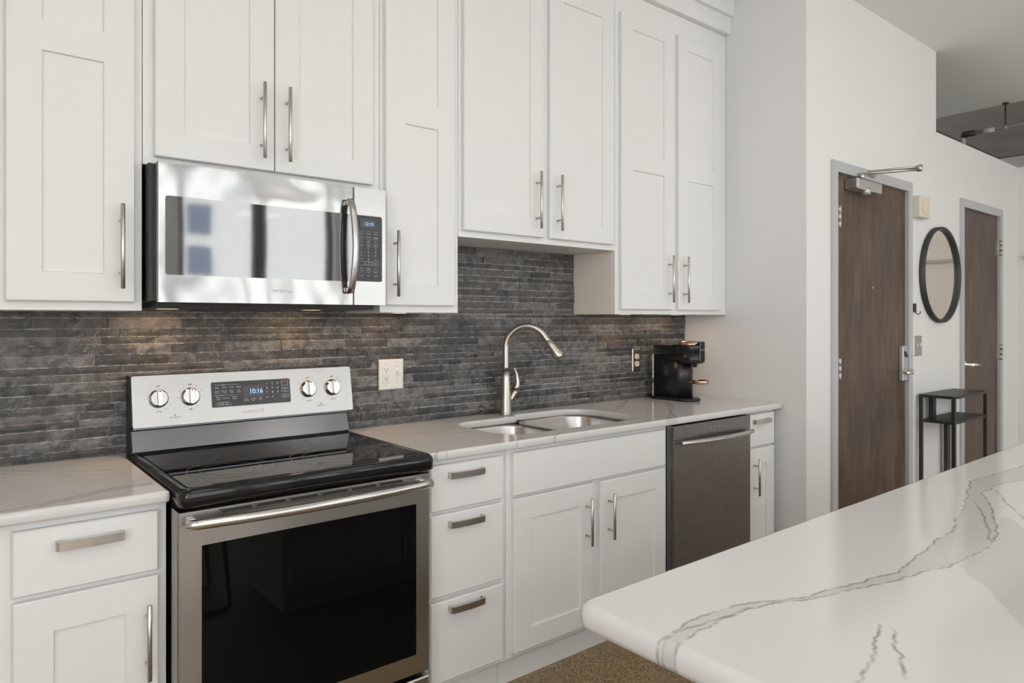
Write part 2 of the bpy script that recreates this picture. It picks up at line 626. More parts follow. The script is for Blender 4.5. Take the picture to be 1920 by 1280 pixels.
def slab(name, outer, holes, z0, z1, lines, bands, step, r=0.006, parent=None):
    """stone slab: rounded edges, cut-outs, a finely divided top that carries the vein fields"""
    def dens(L):
        o = []
        for a, b in zip(L, L[1:] + L[:1]):
            d = math.hypot(b[0] - a[0], b[1] - a[1])
            k = max(1, int(d / 0.010))
            o += [(a[0] + (b[0] - a[0]) * i / k, a[1] + (b[1] - a[1]) * i / k) for i in range(k)]
        return o

    def inset(L, dd):
        n_ = len(L)
        o = []
        for i in range(n_):
            p, c, q = Vector(L[i - 1]), Vector(L[i]), Vector(L[(i + 1) % n_])
            e1 = (c - p).normalized()
            e2 = (q - c).normalized()
            n1 = Vector((-e1.y, e1.x))
            n2 = Vector((-e2.y, e2.x))
            m_ = (n1 + n2)
            m_ = m_ / max(m_.length_squared / 2, 0.3)
            o.append(tuple(c + m_ * dd))
        return o
    outer = dens(outer)
    holes = [dens(h) for h in holes]
    mb = MB()
    bm = mb.bm
    tops, bots = [], []
    for L in [outer] + holes:                           # outer anticlockwise, holes clockwise
        prof = [(r, z0), (r * 0.3, z0 + r * 0.3), (0, z0 + r), (0, z1 - r), (r * 0.3, z1 - r * 0.3), (r, z1)]
        rows = [[bm.verts.new((p[0], p[1], zz)) for p in inset(L, dd)] for dd, zz in prof]
        n_ = len(L)
        for a, c in zip(rows[:-1], rows[1:]):
            for i in range(n_):
                j = (i + 1) % n_
                f = bm.faces.new((a[i], a[j], c[j], c[i]))
                f.smooth = True
        tops.append(rows[-1])
        bots.append(rows[0])
    for rows, zz, fine in ((tops, z1, True), (bots, z0, False)):
        vv = [Vector((v.co.x, v.co.y)) for R in rows for v in R]
        keep = [v for R in rows for v in R]
        ed = []
        k = 0
        for R in rows:
            ed += [(k + i, k + (i + 1) % len(R)) for i in range(len(R))]
            k += len(R)
        if fine:
            xs = [p[0] for p in outer]
            ys = [p[1] for p in outer]
            x = min(xs) + step
            while x < max(xs):
                y = min(ys) + step
                while y < max(ys):
                    vv.append(Vector((x, y)))
                    y += step
                x += step
            for L in lines:                             # the vein lines are edges of the mesh, with a strip each side
                L2 = [q for q in L if min(xs) + 2 * r < q[0] < max(xs) - 2 * r and min(ys) + 2 * r < q[1] < max(ys) - 2 * r]
                k0 = len(vv)
                vv += [Vector(q) for q in L2]
                ed += [(k0 + i, k0 + i + 1) for i in range(len(L2) - 1)]
                for sgn in (-1, 1):
                    for a, b in zip(L2[:-1:1], L2[1::1]):
                        d_ = math.hypot(b[0] - a[0], b[1] - a[1]) + 1e-9
                        vv.append(Vector((a[0] - (b[1] - a[1]) / d_ * 0.004 * sgn, a[1] + (b[0] - a[0]) / d_ * 0.004 * sgn)))
        rv, re, rf, ov, oe, of = delaunay_2d_cdt(vv, ed, [], 0, 1e-6)
        def pin(px, py, L):
            c = False
            for i in range(len(L)):
                a, b = L[i], L[(i + 1) % len(L)]
                if (a[1] > py) != (b[1] > py) and px < (b[0] - a[0]) * (py - a[1]) / (b[1] - a[1]) + a[0]:
                    c = not c
            return c
        polyO = [(v.co.x, v.co.y) for v in rows[0]]
        polyH = [[(v.co.x, v.co.y) for v in R] for R in rows[1:]]
        bv = []
        for i, p in enumerate(rv):
            src = [q for q in ov[i] if q < len(keep)]
            bv.append(keep[src[0]] if src else None)
        for f in rf:
            cx = sum(rv[i].x for i in f) / len(f)
            cy = sum(rv[i].y for i in f) / len(f)
            if not pin(cx, cy, polyO) or any(pin(cx, cy, h) for h in polyH):
                continue
            for i in f:
                if bv[i] is None:
                    bv[i] = bm.verts.new((rv[i].x, rv[i].y, zz))
            try:
                ff = bm.faces.new([bv[i] for i in f])
                ff.smooth = False
            except ValueError:
                pass
    vals = vein_fields(lines, bands, [(v.co.x, v.co.y) for v in bm.verts])
    ob = mb.build(name, M['quartz'], parent)
    for nm, k in (('vein', 0), ('band', 1)):
        at = ob.data.attributes.new(nm, 'FLOAT', 'POINT')
        at.data.foreach_set('value', vals[k].astype(np.float32))
    return ob


# ================================================================ THE SETTING
YB = 0.016          # face of the back wall
XS = 2.963          # face of the short side wall
YD = -0.754         # face of the door wall
XR = 6.364          # face of the far right wall
CEIL = 3.13
YW = -6.0           # inner face of the window wall
XL = -3.0

struct(MB().box(XL - 0.2, 9.0, YW - 0.2, 0.3, -0.12, 0.0).build('floor', M['floor']), 'speckled brown aggregate floor')
struct(MB().box(XL - 0.2, 6.345, YW - 0.2, 0.3, CEIL, CEIL + 0.2).build('ceiling', M['ceiling']), 'light grey painted ceiling')
struct(MB().box(6.345, 9.0, YW - 0.2, 0.3, CEIL + 0.012, CEIL + 0.2).build('ceiling_hall', M['concrete']), 'bare darker ceiling beyond the low wall')
struct(MB().box(XL - 0.2, 9.0, YB, 0.25, 0, CEIL).build('wall_back', M['wall']), 'white wall behind the kitchen cabinets')
mb = MB()
for (a, b, c, d) in ((YW, -5.5, 0, CEIL), (-3.2, YB, 0, CEIL), (-5.5, -3.2, 0, WZ[0]), (-5.5, -3.2, WZ[1], CEIL)):
    mb.box(XL - 0.15, XL, a, b, c, d)
struct(mb.build('wall_left', M['wall']))
w = MB()
for (p, q, r_, s_) in ((-5.5, -3.2, WZ[0], WZ[0] + 0.05), (-5.5, -3.2, WZ[1] - 0.05, WZ[1]), (-5.5, -5.45, WZ[0], WZ[1]), (-3.25, -3.2, WZ[0], WZ[1]), (-4.4, -4.3, WZ[0], WZ[1])):
    w.box(XL - 0.12, XL - 0.06, p, q, r_, s_)
wf = struct(w.build('window_7', M['window_frame']))  # unseen window, added to brighten faces turned to the left
MB().box(XL - 0.093, XL - 0.087, -5.46, -3.24, WZ[0] + 0.04, WZ[1] - 0.04).build('pane', M['pane'], wf)
struct(MB().box(8.6, 8.8, YW, YB, 0, CEIL).build('wall_hall', M['wall']))
struct(MB().box(XS, XS + 0.117, YD, YB, 0, CEIL).build('wall_side', M['wall']), 'short white return wall at the end of the counter')
D1 = (3.215, 4.245, 2.205)
D2 = (5.076, 5.956, 2.205)
mb = MB()
x0 = XS + 0.117
poly = [(x0, 0), (D1[0] + 0.012, 0), (D1[0] + 0.012, D1[2] - 0.012), (D1[1] - 0.012, D1[2] - 0.012), (D1[1] - 0.012, 0),
        (D2[0] + 0.012, 0), (D2[0] + 0.012, D2[2] - 0.012), (D2[1] - 0.012, D2[2] - 0.012), (D2[1] - 0.012, 0),
        (XR, 0), (XR, 2.597), (4.655, 2.597), (4.655, CEIL), (x0, CEIL)]
mb.prism(poly, 'y', YD, YD + 0.125)
struct(mb.build('wall_entry', M['wall']), 'white wall with the two brown doors, low on its right')
struct(MB().box(XR, XR + 0.125, YW, YD + 0.125, 0, 2.597).build('wall_right', M['block']), 'low white wall at the right edge')
# window wall behind the camera
mb = MB()
edges = [XL - 0.15] + [e for w in WIN for e in w] + [8.8]
mb.box(XL - 0.15, 8.8, YW - 0.2, YW, 0, WZ[0])
mb.box(XL - 0.15, 8.8, YW - 0.2, YW, WZ[1], CEIL)
for i in range(0, len(edges), 2):
    mb.box(edges[i], edges[i + 1], YW - 0.2, YW, WZ[0], WZ[1])
struct(mb.build('wall_window', M['wall']))
for i, (a, b) in enumerate(WIN):
    w = MB()
    for (p, q, r_, s_) in ((a, b, WZ[0], WZ[0] + 0.06), (a, b, WZ[1] - 0.05, WZ[1]), (a, a + 0.06, WZ[0], WZ[1]), (b - 0.06, b, WZ[0], WZ[1]), ((a + b) / 2 - 0.07, (a + b) / 2 + 0.07, WZ[0], WZ[1])):
        w.box(p, q, YW - 0.14, YW - 0.07, r_, s_)
    wf = struct(w.build('window_%d' % (i + 1), M['window_frame']))
    MB().box(a + 0.05, b - 0.05, YW - 0.108, YW - 0.102, WZ[0] + 0.05, WZ[1] - 0.05).build('pane', M['pane'], wf)


# doors -----------------------------------------------------------------
def door(name, D, hinge_left, label):
    x0, x1, zt = D
    root = bpy.data.objects.new(name, None)
    root.location = ((x0 + x1) / 2, YD, 0)
    COL.objects.link(root)
    root['kind'] = 'structure'
    root['label'] = label
    fw = 0.058
    mb = MB()
    pr = [(x0, 0), (x0, zt), (x1, zt), (x1, 0), (x1 - fw, 0), (x1 - fw, zt - fw), (x0 + fw, zt - fw), (x0 + fw, 0)]
    mb.prism(pr, 'y', YD - 0.014, YD + 0.13)
    mb.build('door_frame', M['alu'], root)
    MB().box(x0 + fw + 0.003, x1 - fw - 0.003, YD + 0.008, YD + 0.052, 0.008, zt - fw - 0.004, 0.001).build('door_leaf', M['wood'], root)
    return root


d1 = door('door_1', D1, True, 'brown wood entry door with a closer and card lock')
d2 = door('door_2', D2, False, 'narrower brown wood door at the right behind the console table')


def hinge(root, x, z, mt, side):
    mb = MB()
    mb.box(x - 0.004 if side > 0 else x - 0.030, x + 0.030 if side > 0 else x + 0.004, YD - 0.004, YD + 0.009, z - 0.058, z + 0.058, 0.001)
    for k in range(3):
        mb.lathe([(0.0105, 0), (0.0105, 0.037)], (x, YD - 0.013, z - 0.058 + k * 0.0395), n_=12)
    mb.build('hinge', mt, root)


for z in (1.905, 1.083, 0.25):
    hinge(d1, 3.288, z, M['closer'], 1)
for z in (1.905, 1.097, 0.25):
    hinge(d2, D2[1] - 0.050, z, M['stain_plate'], -1)
# closer of the entry door
mb = MB()
mb.box(3.40, 3.70, YD - 0.062, YD + 0.008, 2.065, 2.125, 0.008, 2)
cl = mb.build('door_closer', M['closer'], d1)
mb = MB()
mb.box(3.388, 3.40, YD - 0.060, YD + 0.006, 2.068, 2.122, 0.002)
for k, (dy, dz) in enumerate(((0.012, 0.012), (0.030, 0.026), (0.048, 0.012), (0.012, 0.040), (0.048, 0.040))):
    mb.lathe([(0.004, 0), (0.004, 0.002)], (3.389, YD - 0.060 + dy, 2.068 + dz), (-1, 0, 0), n_=10)
mb.build('closer_cap', M['stain_plate'], cl)
mb = MB()
mb.lathe([(0.020, 0), (0.026, 0.02), (0.022, 0.036), (0.010, 0.042)], (3.53, YD - 0.045, 2.085), (0, 0, -1), n_=18)
mb.build('closer_knob', M['closer'], cl)
mb = MB()
piv = Vector((3.50, YD - 0.036, 2.140))
mb.lathe([(0.016, 0), (0.016, 0.035)], piv - Vector((0, 0, 0.012)), n_=14)
el = Vector((3.72, YD - 0.250, 2.180))
mb.tube([piv + Vector((0, 0, 0.02)), el], 0.0085, 8)
mb.tube([piv + Vector((0.13, 0.03, 0.055)), el + Vector((0, 0, 0.014))], 0.0065, 8)
mb.lathe([(0.013, 0), (0.013, 0.035)], el - Vector((0, 0, 0.012)), n_=12)
mb.box(3.62, 3.70, YD - 0.022, YD - 0.012, 2.165, 2.20)
mb.build('closer_arm', M['stain_plate'], cl)
# card lock with lever
mb = MB()
mb.box(4.090, 4.160, YD - 0.018, YD + 0.008, 0.975, 1.190, 0.004)
lk = mb.build('card_lock', M['closer'], d1)
MB().prism([(4.105, 1.155), (4.120, 1.158), (4.150, 1.128), (4.148, 1.118), (4.125, 1.120), (4.112, 1.135)], 'y', YD - 0.022, YD - 0.017).build('card_slot', M['hole'], lk)
mb = MB()
mb.lathe([(0.018, 0), (0.015, 0.05)], (4.125, YD - 0.012, 1.032), (0, -1, 0), n_=16)
mb.tube([(4.125, YD - 0.055, 1.032), (4.09, YD - 0.068, 1.032), (4.00, YD - 0.068, 1.030)], [0.014, 0.012, 0.010], 10)
mb.build('lever', M['chrome'], lk)
mb = MB()
mb.lathe([(0.006, 0), (0.006, 0.003)], (3.736, YD + 0.009, 1.536), (0, -1, 0), n_=12)
mb.build('peephole', M['chrome'], d1)
# lever of the second door
mb = MB()
mb.lathe([(0.030, 0), (0.028, 0.008), (0.012, 0.02), (0.011, 0.055)], (5.19, YD + 0.009, 1.030), (0, -1, 0), n_=20)
mb.tube([(5.19, YD - 0.046, 1.030), (5.22, YD - 0.055, 1.030), (5.30, YD - 0.055, 1.028)], [0.011, 0.011, 0.008], 10)
mb.build('lever', M['chrome'], d2)

# baseboards
struct(MB().box(4.247, 5.074, YD - 0.012, YD, 0, 0.10, 0.002).build('baseboard_entry', M['cabinet']))

# ================================================================ BACKSPLASH
mb = MB()
tiles = []


def tile_rows(x0, x1, z0, z1, heights, rag0=0.0, rag1=0.0):
    z = z0
    i = 0
    while z < z1 - 0.004:
        h = heights[i % len(heights)]
        i += 1
        if z + h > z1 - 0.008:
            h = z1 - z
        x = x0 - (0 if i % 2 else 0.0)
        gz = random.choice((0.0008, 0.0016, 0.0022))
        while x < x1 - 0.002:
            w = random.choice((0.09, 0.14, 0.19, 0.25, 0.30)) * random.uniform(0.85, 1.15)
            if x + w > x1 - 0.03:
                w = x1 - x
            d = random.choice((0.0, 0.0, 0.002, 0.003, 0.005))
            tiles.append((x + 0.0003, x + w - 0.0004, -0.001 - d, z + gz / 2, z + h - gz / 2, random.random(), x + w / 2))
            x += w
        z += h


HTS = [0.026, 0.034, 0.035, 0.024, 0.025, 0.024, 0.036, 0.034, 0.025, 0.025, 0.035, 0.034, 0.024, 0.026, 0.035]
tile_rows(-0.42, 2.962, 0.9145, 1.3765, HTS)
tile_rows(1.1355, 2.0445, 1.3765, 1.680, [0.024, 0.033, 0.025, 0.034, 0.034])
tile_rows(0.008, 0.783, 1.3765, 1.402, [0.0255])
bm = mb.bm
tv, wv, rv_ = [], [], []
for (xa, xb, y, za, zb, t, xc) in tiles:
    nx = max(2, int((xb - xa) / 0.035))
    fr = []
    for j in range(3):
        zz = za + (zb - za) * j / 2
        for k in range(nx + 1):
            xx = xa + (xb - xa) * k / nx
            e = 0.0012 if j in (0, 2) or k in (0, nx) else random.uniform(-0.0012, 0.0006)
            fr.append(bm.verts.new((xx, y + e, zz)))
    for j in range(2):
        for k in range(nx):
            a = j * (nx + 1) + k
            bm.faces.new((fr[a], fr[a + 1], fr[a + nx + 2], fr[a + nx + 1]))
    bot = [fr[k] for k in range(nx + 1)]
    top = [fr[2 * (nx + 1) + k] for k in range(nx + 1)]
    lef = [fr[j * (nx + 1)] for j in range(3)]
    rig = [fr[j * (nx + 1) + nx] for j in range(3)]
    nb = len(fr)
    ring = bot + rig[1:] + top[::-1][1:] + lef[::-1][1:-1]
    bk_ = [bm.verts.new((v.co.x, 0.0125, v.co.z)) for v in ring]
    for k in range(len(ring)):
        q = (k + 1) % len(ring)
        bm.faces.new((ring[k], bk_[k], bk_[q], ring[q]))
    nb += len(bk_)
    rv_ += [1.0 if j in (0, 2) else 0.35 for j in range(3) for k in range(nx + 1)] + [1.0] * len(bk_)
    wz = (za + zb) / 2
    warm = 0.9 if random.random() < 0.30 else 0.15
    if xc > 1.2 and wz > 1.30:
        warm = max(warm, 0.95)  # browner tiles round the niche, painting in warm lamp light
    tv += [t] * nb
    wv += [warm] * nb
bs = mb.build('wall_backsplash', M['slate'], None)
struct(bs, 'dark grey stacked slate backsplash in thin strips')
for nm, vals in (('tint', tv), ('warm', wv), ('rim', rv_)):
    at = bs.data.attributes.new(nm, 'FLOAT', 'POINT')
    at.data.foreach_set('value', vals)
mb = MB()
mb.box(-0.42, 2.962, 0.0008, 0.0155, 0.9146, 1.3766)
mb.box(1.1355, 2.0445, 0.0008, 0.0155, 1.3766, 1.6795)
jb = mb.build('tile_joint', M['grout'], bs)

# ================================================================ CABINETS
UF = -0.280         # face frame of the wall cabinets
BF = -0.588         # face frame of the base cabinets


def wall_cabinet(x0, x1, z0, doors, handles, label, z1=2.945):
    root = thing('wall_cabinet', label, 'cabinet', ((x0 + x1) / 2, -0.13, z0), 'white wall cabinets above the counter')
    MB().box(x0, x1, UF, YB - 0.002 if z0 > 1.45 else -0.0008 + 0.0155, z0, z1, 0.0012).build('cabinet_box', M['cabinet'], root)
    for (a, b, c, d, panels), (hx, h0, h1) in zip(doors, handles):
        mb = MB()
        hs = [(a + 0.080, b - 0.052 if False else b - 0.078, p, q) for p, q in panels]
        front_with_holes(mb, a, b, c, d, hs, UF - 0.021, UF - 0.001)
        dd = mb.build('door', M['cabinet'], root)
        bar_handle(dd, hx, UF - 0.021, h0, h1)
    return root


P2 = [(1.481, 2.082), (2.165, 2.767)]
wall_cabinet(-0.372, 0.004, 1.377, [(-0.323, -0.018, 1.402, 2.836, P2)], [(-0.055, 1.439, 1.681)],
             'tall white wall cabinet at the left edge, left of the microwave')
wall_cabinet(0.006, 0.7845, 1.811, [(0.035, 0.3905, 1.836, 2.836, [(1.915, 2.767)]), (0.3945, 0.750, 1.836, 2.836, [(1.915, 2.767)])],
             [(0.348, 1.868, 2.113), (0.431, 1.868, 2.113)], 'white two-door wall cabinet directly above the microwave')
wall_cabinet(0.7865, 1.133, 1.377, [(0.802, 1.106, 1.404, 2.836, P2)], [(0.835, 1.435, 1.677)],
             'narrow tall white wall cabinet between the microwave and the sink cabinet')
wall_cabinet(1.135, 2.045, 1.6815, [(1.151, 1.574, 1.707, 2.836, [(1.787, 2.767)]), (1.611, 2.021, 1.707, 2.836, [(1.787, 2.767)])],
             [(1.530, 1.741, 1.986), (1.652, 1.741, 1.986)], 'shorter white two-door wall cabinet above the sink')
rc = wall_cabinet(2.047, 2.960, 1.377, [(2.075, 2.474, 1.401, 2.836, P2), (2.514, 2.893, 1.401, 2.836, P2)],
             [(2.429, 1.438, 1.679), (2.553, 1.438, 1.679)], 'tall white two-door wall cabinet above the coffee machine')
M['cream_side'] = mat('niche_light_tint', (0.86, 0.79, 0.69), 0.45)  # warm light of the sink niche put into the panel colour
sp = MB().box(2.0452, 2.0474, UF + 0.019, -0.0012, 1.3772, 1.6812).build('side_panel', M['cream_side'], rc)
sp['label'] = 'side panel with warm niche light in its cream colour'
# small warm lamps under the wall cabinets
for root, xs_, z in zip([o for o in COL.objects if o.name.startswith('wall_cabinet')], ((), (), (0.96,), (), (2.30, 2.72)), (1.377, 1.811, 1.377, 1.6815, 1.377)):
    for x in xs_:
        MB().lathe([(0.028, 0), (0.028, 0.0025)], (x, -0.12, z + 0.0018), (0, 0, -1), n_=20).build('puck_lamp', M['lamp_lens'], root)
        area('puck_light', (x, -0.12, z - 0.003), (0.045, 0.045), 0.40, (1.0, 0.66, 0.38))
# crown
mb = MB()
mb.box(-0.372, XS - 0.001, -0.312, YB - 0.002, 2.946, 3.040, 0.001)
mb.box(-0.372, XS - 0.001, -0.334, YB - 0.002, 3.040, CEIL - 0.001, 0.001)
struct(mb.build('trim_1', M['cabinet']), 'white stepped crown board above the wall cabinets')


def base_box(root, x0, x1, ztop=0.8835):
    mb = MB()
    mb.box(x0, x1, BF, YB - 0.002, 0.115, ztop, 0.0012)
    mb.build('cabinet_box', M['cabinet'], root)
    MB().box(x0, x1, -0.540, YB - 0.002, 0.0, 0.113).build('toe_kick', M['kick'], root)


def drawer_front(root, a, b, c, d, pull=True, lip=True):
    mb = MB()
    front_with_holes(mb, a, b, c, d, [], BF - 0.021, BF - 0.001, bev=0.004)
    dr = mb.build('drawer' if pull else 'false_front', M['cabinet'], root)
    return dr


def base_door(root, a, b, c, d, hx, h0=0.461, h1=0.648, sx=0.078):
    mb = MB()
    front_with_holes(mb, a, b, c, d, [(a + sx, b - sx + 0.004, c + 0.078, d - 0.080)], BF - 0.021, BF - 0.001)
    dd = mb.build('door', M['cabinet'], root)
    bar_handle(dd, hx, BF - 0.021, h0, h1)


g = 'white base cabinets under the counter'
r = thing('base_cabinet', 'white base cabinet left of the range with one drawer over a door', 'cabinet', (-0.18, -0.29, 0), g)
base_box(r, -0.372, 0.001)
dr = drawer_front(r, -0.326, -0.021, 0.711, 0.863)
arch_pull(dr, -0.172, BF - 0.021, 0.820)
base_door(r, -0.325, -0.021, 0.135, 0.698, -0.049, 0.447, 0.638)
r = thing('base_cabinet', 'narrow white base cabinet of three drawers right of the range', 'cabinet', (0.95, -0.29, 0), g)
base_box(r, 0.781, 1.129)
for (c, d, z) in ((0.710, 0.864, 0.828), (0.423, 0.697, 0.663), (0.135, 0.407, 0.378)):
    dr = drawer_front(r, 0.798, 1.105, c, d)
    arch_pull(dr, 0.937, BF - 0.021, z)
r = thing('base_cabinet', 'wide white sink base cabinet with a plain panel over two doors', 'cabinet', (1.58, -0.29, 0), g)
mb = MB()
mb.box(1.131, 2.044, BF, -0.560, 0.115, 0.8835, 0.0012)
mb.box(1.131, 1.150, -0.56, YB - 0.002, 0.115, 0.8835)
mb.box(2.025, 2.044, -0.56, YB - 0.002, 0.115, 0.8835)
mb.box(1.150, 2.025, -0.56, YB - 0.002, 0.115, 0.135)
mb.box(1.150, 2.025, 0.0, YB - 0.002, 0.135, 0.8835)
mb.build('cabinet_box', M['cabinet'], r)
MB().box(1.131, 2.044, -0.540, YB - 0.002, 0.0, 0.113).build('toe_kick', M['kick'], r)
drawer_front(r, 1.155, 2.018, 0.709, 0.866, False)
base_door(r, 1.158, 1.567, 0.136, 0.698, 1.523)
base_door(r, 1.607, 2.018, 0.136, 0.697, 1.652)
r = thing('base_cabinet', 'narrow white base cabinet right of the dishwasher with a drawer over a door', 'cabinet', (2.79, -0.29, 0), g)
base_box(r, 2.660, 2.922)
dr = drawer_front(r, 2.681, 2.908, 0.708, 0.872)
arch_pull(dr, 2.775, BF - 0.021, 0.836, 0.142)
base_door(r, 2.681, 2.908, 0.136, 0.697, 2.715, 0.466, 0.650)

# ================================================================ COUNTERTOPS
ZC0, ZC1 = 0.8840, 0.914
YF = -0.627
LV = [[(-0.326, -0.118), (-0.202, -0.243), (-0.088, -0.327), (-0.009, -0.344)], [(-0.322, -0.06), (-0.195, -0.190), (-0.015, -0.285)],
      [(-0.40, -0.600), (-0.312, -0.588), (-0.184, -0.537), (-0.104, -0.497), (0.02, -0.505)], [(-0.276, -0.599), (-0.188, -0.565), (-0.125, -0.530), (-0.021, -0.520)]]
LV = [jag(q, 0.001) for q in LV]
LB = [LV[2] + LV[3][::-1]]
ct = slab('countertop', [(-0.42, YF), (0.000, YF), (0.000, -0.006), (-0.42, -0.006)], [], ZC0, ZC1, LV, LB, 0.018)
tag(ct, 'white veined stone countertop piece left of the range', 'countertop', 'veined stone countertops')
RV = [[(1.014, -0.74), (1.046, -0.70), (1.108, -0.66), (1.207, -0.59)], [(1.218, -0.70), (1.271, -0.66), (1.349, -0.62), (1.437, -0.58)],
      [(0.78, -0.60), (0.80, -0.63), (0.83, -0.612), (0.87, -0.64)],
      [(2.15, -0.190), (2.296, -0.107), (2.459, -0.01)], [(2.04, -0.27), (2.10, -0.26), (2.24, -0.17), (2.427, -0.03)],
      [(2.50, -0.224), (2.38, -0.338), (2.21, -0.49), (2.04, -0.66)], [(2.49, -0.272), (2.337, -0.403), (2.15, -0.52), (1.99, -0.64)],
      [(2.878, -0.219), (2.785, -0.33), (2.65, -0.477), (2.62, -0.563), (2.567, -0.64)], [(2.85, -0.31), (2.92, -0.36), (2.955, -0.45)],
      [(0.9, -0.2), (1.05, -0.33), (1.15, -0.36)]]
RV = [jag(q, 0.0016) for q in RV]
RB = [[(2.15, -0.190), (2.296, -0.107), (2.459, -0.01), (2.427, -0.03), (2.24, -0.17), (2.10, -0.26)],
      [(2.50, -0.224), (2.38, -0.338), (2.21, -0.49), (2.04, -0.66), (1.99, -0.64), (2.15, -0.52), (2.337, -0.403), (2.49, -0.272)]]


def arc(cx, cy, r, a0, a1, n_=8):
    return [(cx + r * math.cos(math.radians(a0 + (a1 - a0) * k / n_)), cy + r * math.sin(math.radians(a0 + (a1 - a0) * k / n_))) for k in range(n_ + 1)]


# sink cut-out (clockwise): front-left, back-left, notch, back-right, front-right
hole = arc(1.31, -0.415, 0.115, 270, 180) + arc(1.285, -0.225, 0.09, 180, 90) + [(1.49, -0.135), (1.545, -0.135)] + arc(1.60, -0.135, 0.045, 180, 90, 5) + arc(1.84, -0.235, 0.145, 90, 0) + arc(1.87, -0.415, 0.115, 0, -90)
ct = slab('countertop', [(0.772, YF), (XS - 0.001, YF), (XS - 0.001, -0.006), (0.772, -0.006)], [hole], ZC0, ZC1, RV, RB, 0.018)
tag(ct, 'long white veined stone countertop holding the sink and coffee machine', 'countertop', 'veined stone countertops')

# island -----------------------------------------------------------------
UP = [(0.28, -1.957), (0.335, -1.95), (0.383, -1.941), (0.453, -1.944), (0.523, -1.955), (0.551, -1.974), (0.618, -2.006), (0.678, -2.014), (0.761, -2.029), (0.837, -2.043), (0.966, -2.032), (1.174, -2.016), (1.372, -1.973), (1.551, -1.926), (1.714, -1.880), (1.869, -1.895), (2.063, -1.911), (2.5, -1.96), (3.2, -1.90)]
LO = [(0.28, -1.979), (0.374, -1.968), (0.436, -1.964), (0.504, -1.967), (0.56, -1.984), (0.612, -2.009), (0.674, -2.024), (0.757, -2.046), (0.841, -2.067), (0.932, -2.09), (1.044, -2.095), (1.137, -2.101), (1.304, -2.059), (1.465, -1.997), (1.578, -1.948), (1.706, -1.941), (1.844, -1.967), (2.2, -2.01), (3.2, -2.08)]
UP, LO = jag(UP, 0.0026), jag(LO, 0.0026)
IV = [UP, LO, [(0.28, -1.948), (0.321, -1.947), (0.388, -1.950), (0.451, -1.961), (0.504, -1.967)],
      [(1.471, -1.961), (1.40, -2.00), (1.344, -2.024), (1.165, -2.087)],
      [(1.634, -1.962), (1.499, -2.025), (1.391, -2.085), (1.25, -2.2)]]
THIN = [[(0.39, -2.18), (0.454, -2.162), (0.501, -2.153), (0.537, -2.14), (0.599, -2.117)], [(0.467, -2.208), (0.505, -2.188), (0.545, -2.164), (0.599, -2.136)]]
IV = IV[:2] + [jag(q) for q in IV[2:]]
THIN = [jag(q, 0.003, 0.005) for q in THIN]
FAN = [(0.971, -2.099), (0.907, -2.134), (0.845, -2.186), (0.796, -2.215), (0.70, -2.30), (1.2, -2.40), (1.309, -2.106), (1.466, -2.024), (1.30, -2.062), (1.117, -2.103), (0.971, -2.099)]
FAN = jag(FAN, 0.004, 0.006)[:-1]
isl = slab('island_countertop', [(0.314, -2.76)] + [(3.2, -2.76), (3.2, -1.780)] + arc(0.344, -1.810, 0.030, 90, 180, 6) + [(0.314, -1.925 - 0.0025 * k) for k in range(29)], [], 0.874, 0.914,
           IV + THIN, [UP + LO[::-1], FAN], 0.014, r=0.013)
tag(isl, 'large white veined stone island countertop in the right foreground', 'countertop')
r = thing('island_cabinet', 'white panelled island base carrying the foreground countertop', 'cabinet', (1.9, -2.2, 0))
MB().box(0.72, 3.1, -2.43, -1.86, 0.10, 0.873, 0.002).build('cabinet_box', M['cabinet'], r)
MB().box(0.76, 3.1, -2.40, -1.92, 0.0, 0.10).build('toe_kick', M['cabinet'], r)
for k in range(4):
    a = 0.75 + k * 0.585
    mb = MB()
    bmm = front_with_holes(mb, a, a + 0.57, 0.13, 0.85, [(a + 0.075, a + 0.495, 0.205, 0.775)], 0, 0.02)
    bmesh.ops.transform(mb.bm, matrix=Matrix.Translation((2 * a + 0.57, -1.839, 0)) @ Matrix.Rotation(PI, 4, 'Z'), verts=mb.bm.verts[:])
    mb.build('door', M['cabinet'], r)
# stool at the island end (its sled frame shows in the oven glass)
r = thing('bar_stool', 'black metal sled-base stool at the near end of the island', 'stool', (0.36, -2.28, 0))
MB().box(0.18, 0.54, -2.46, -2.10, 0.62, 0.65, 0.012, 2).build('seat', M['black_matte'], r)
for s in (-1, 1):
    y = -2.28 + s * 0.165
    MB().tube([(0.20, y, 0.62), (0.15, y, 0.10), (0.145, y, 0.03), (0.16, y, 0.011), (0.20, y, 0.011), (0.52, y, 0.011), (0.56, y, 0.011), (0.575, y, 0.03), (0.57, y, 0.10), (0.52, y, 0.62)], 0.010, 10).build('leg_frame', M['black_metal'], r)
MB().tube([(0.16, -2.445, 0.22), (0.16, -2.115, 0.22)], 0.008, 8).build('foot_bar', M['black_metal'], r)

# ================================================================ SINK AND FAUCET
r = thing('sink', 'stainless steel double-bowl undermount sink in the stone counter', 'sink', (1.59, -0.33, 0.69))


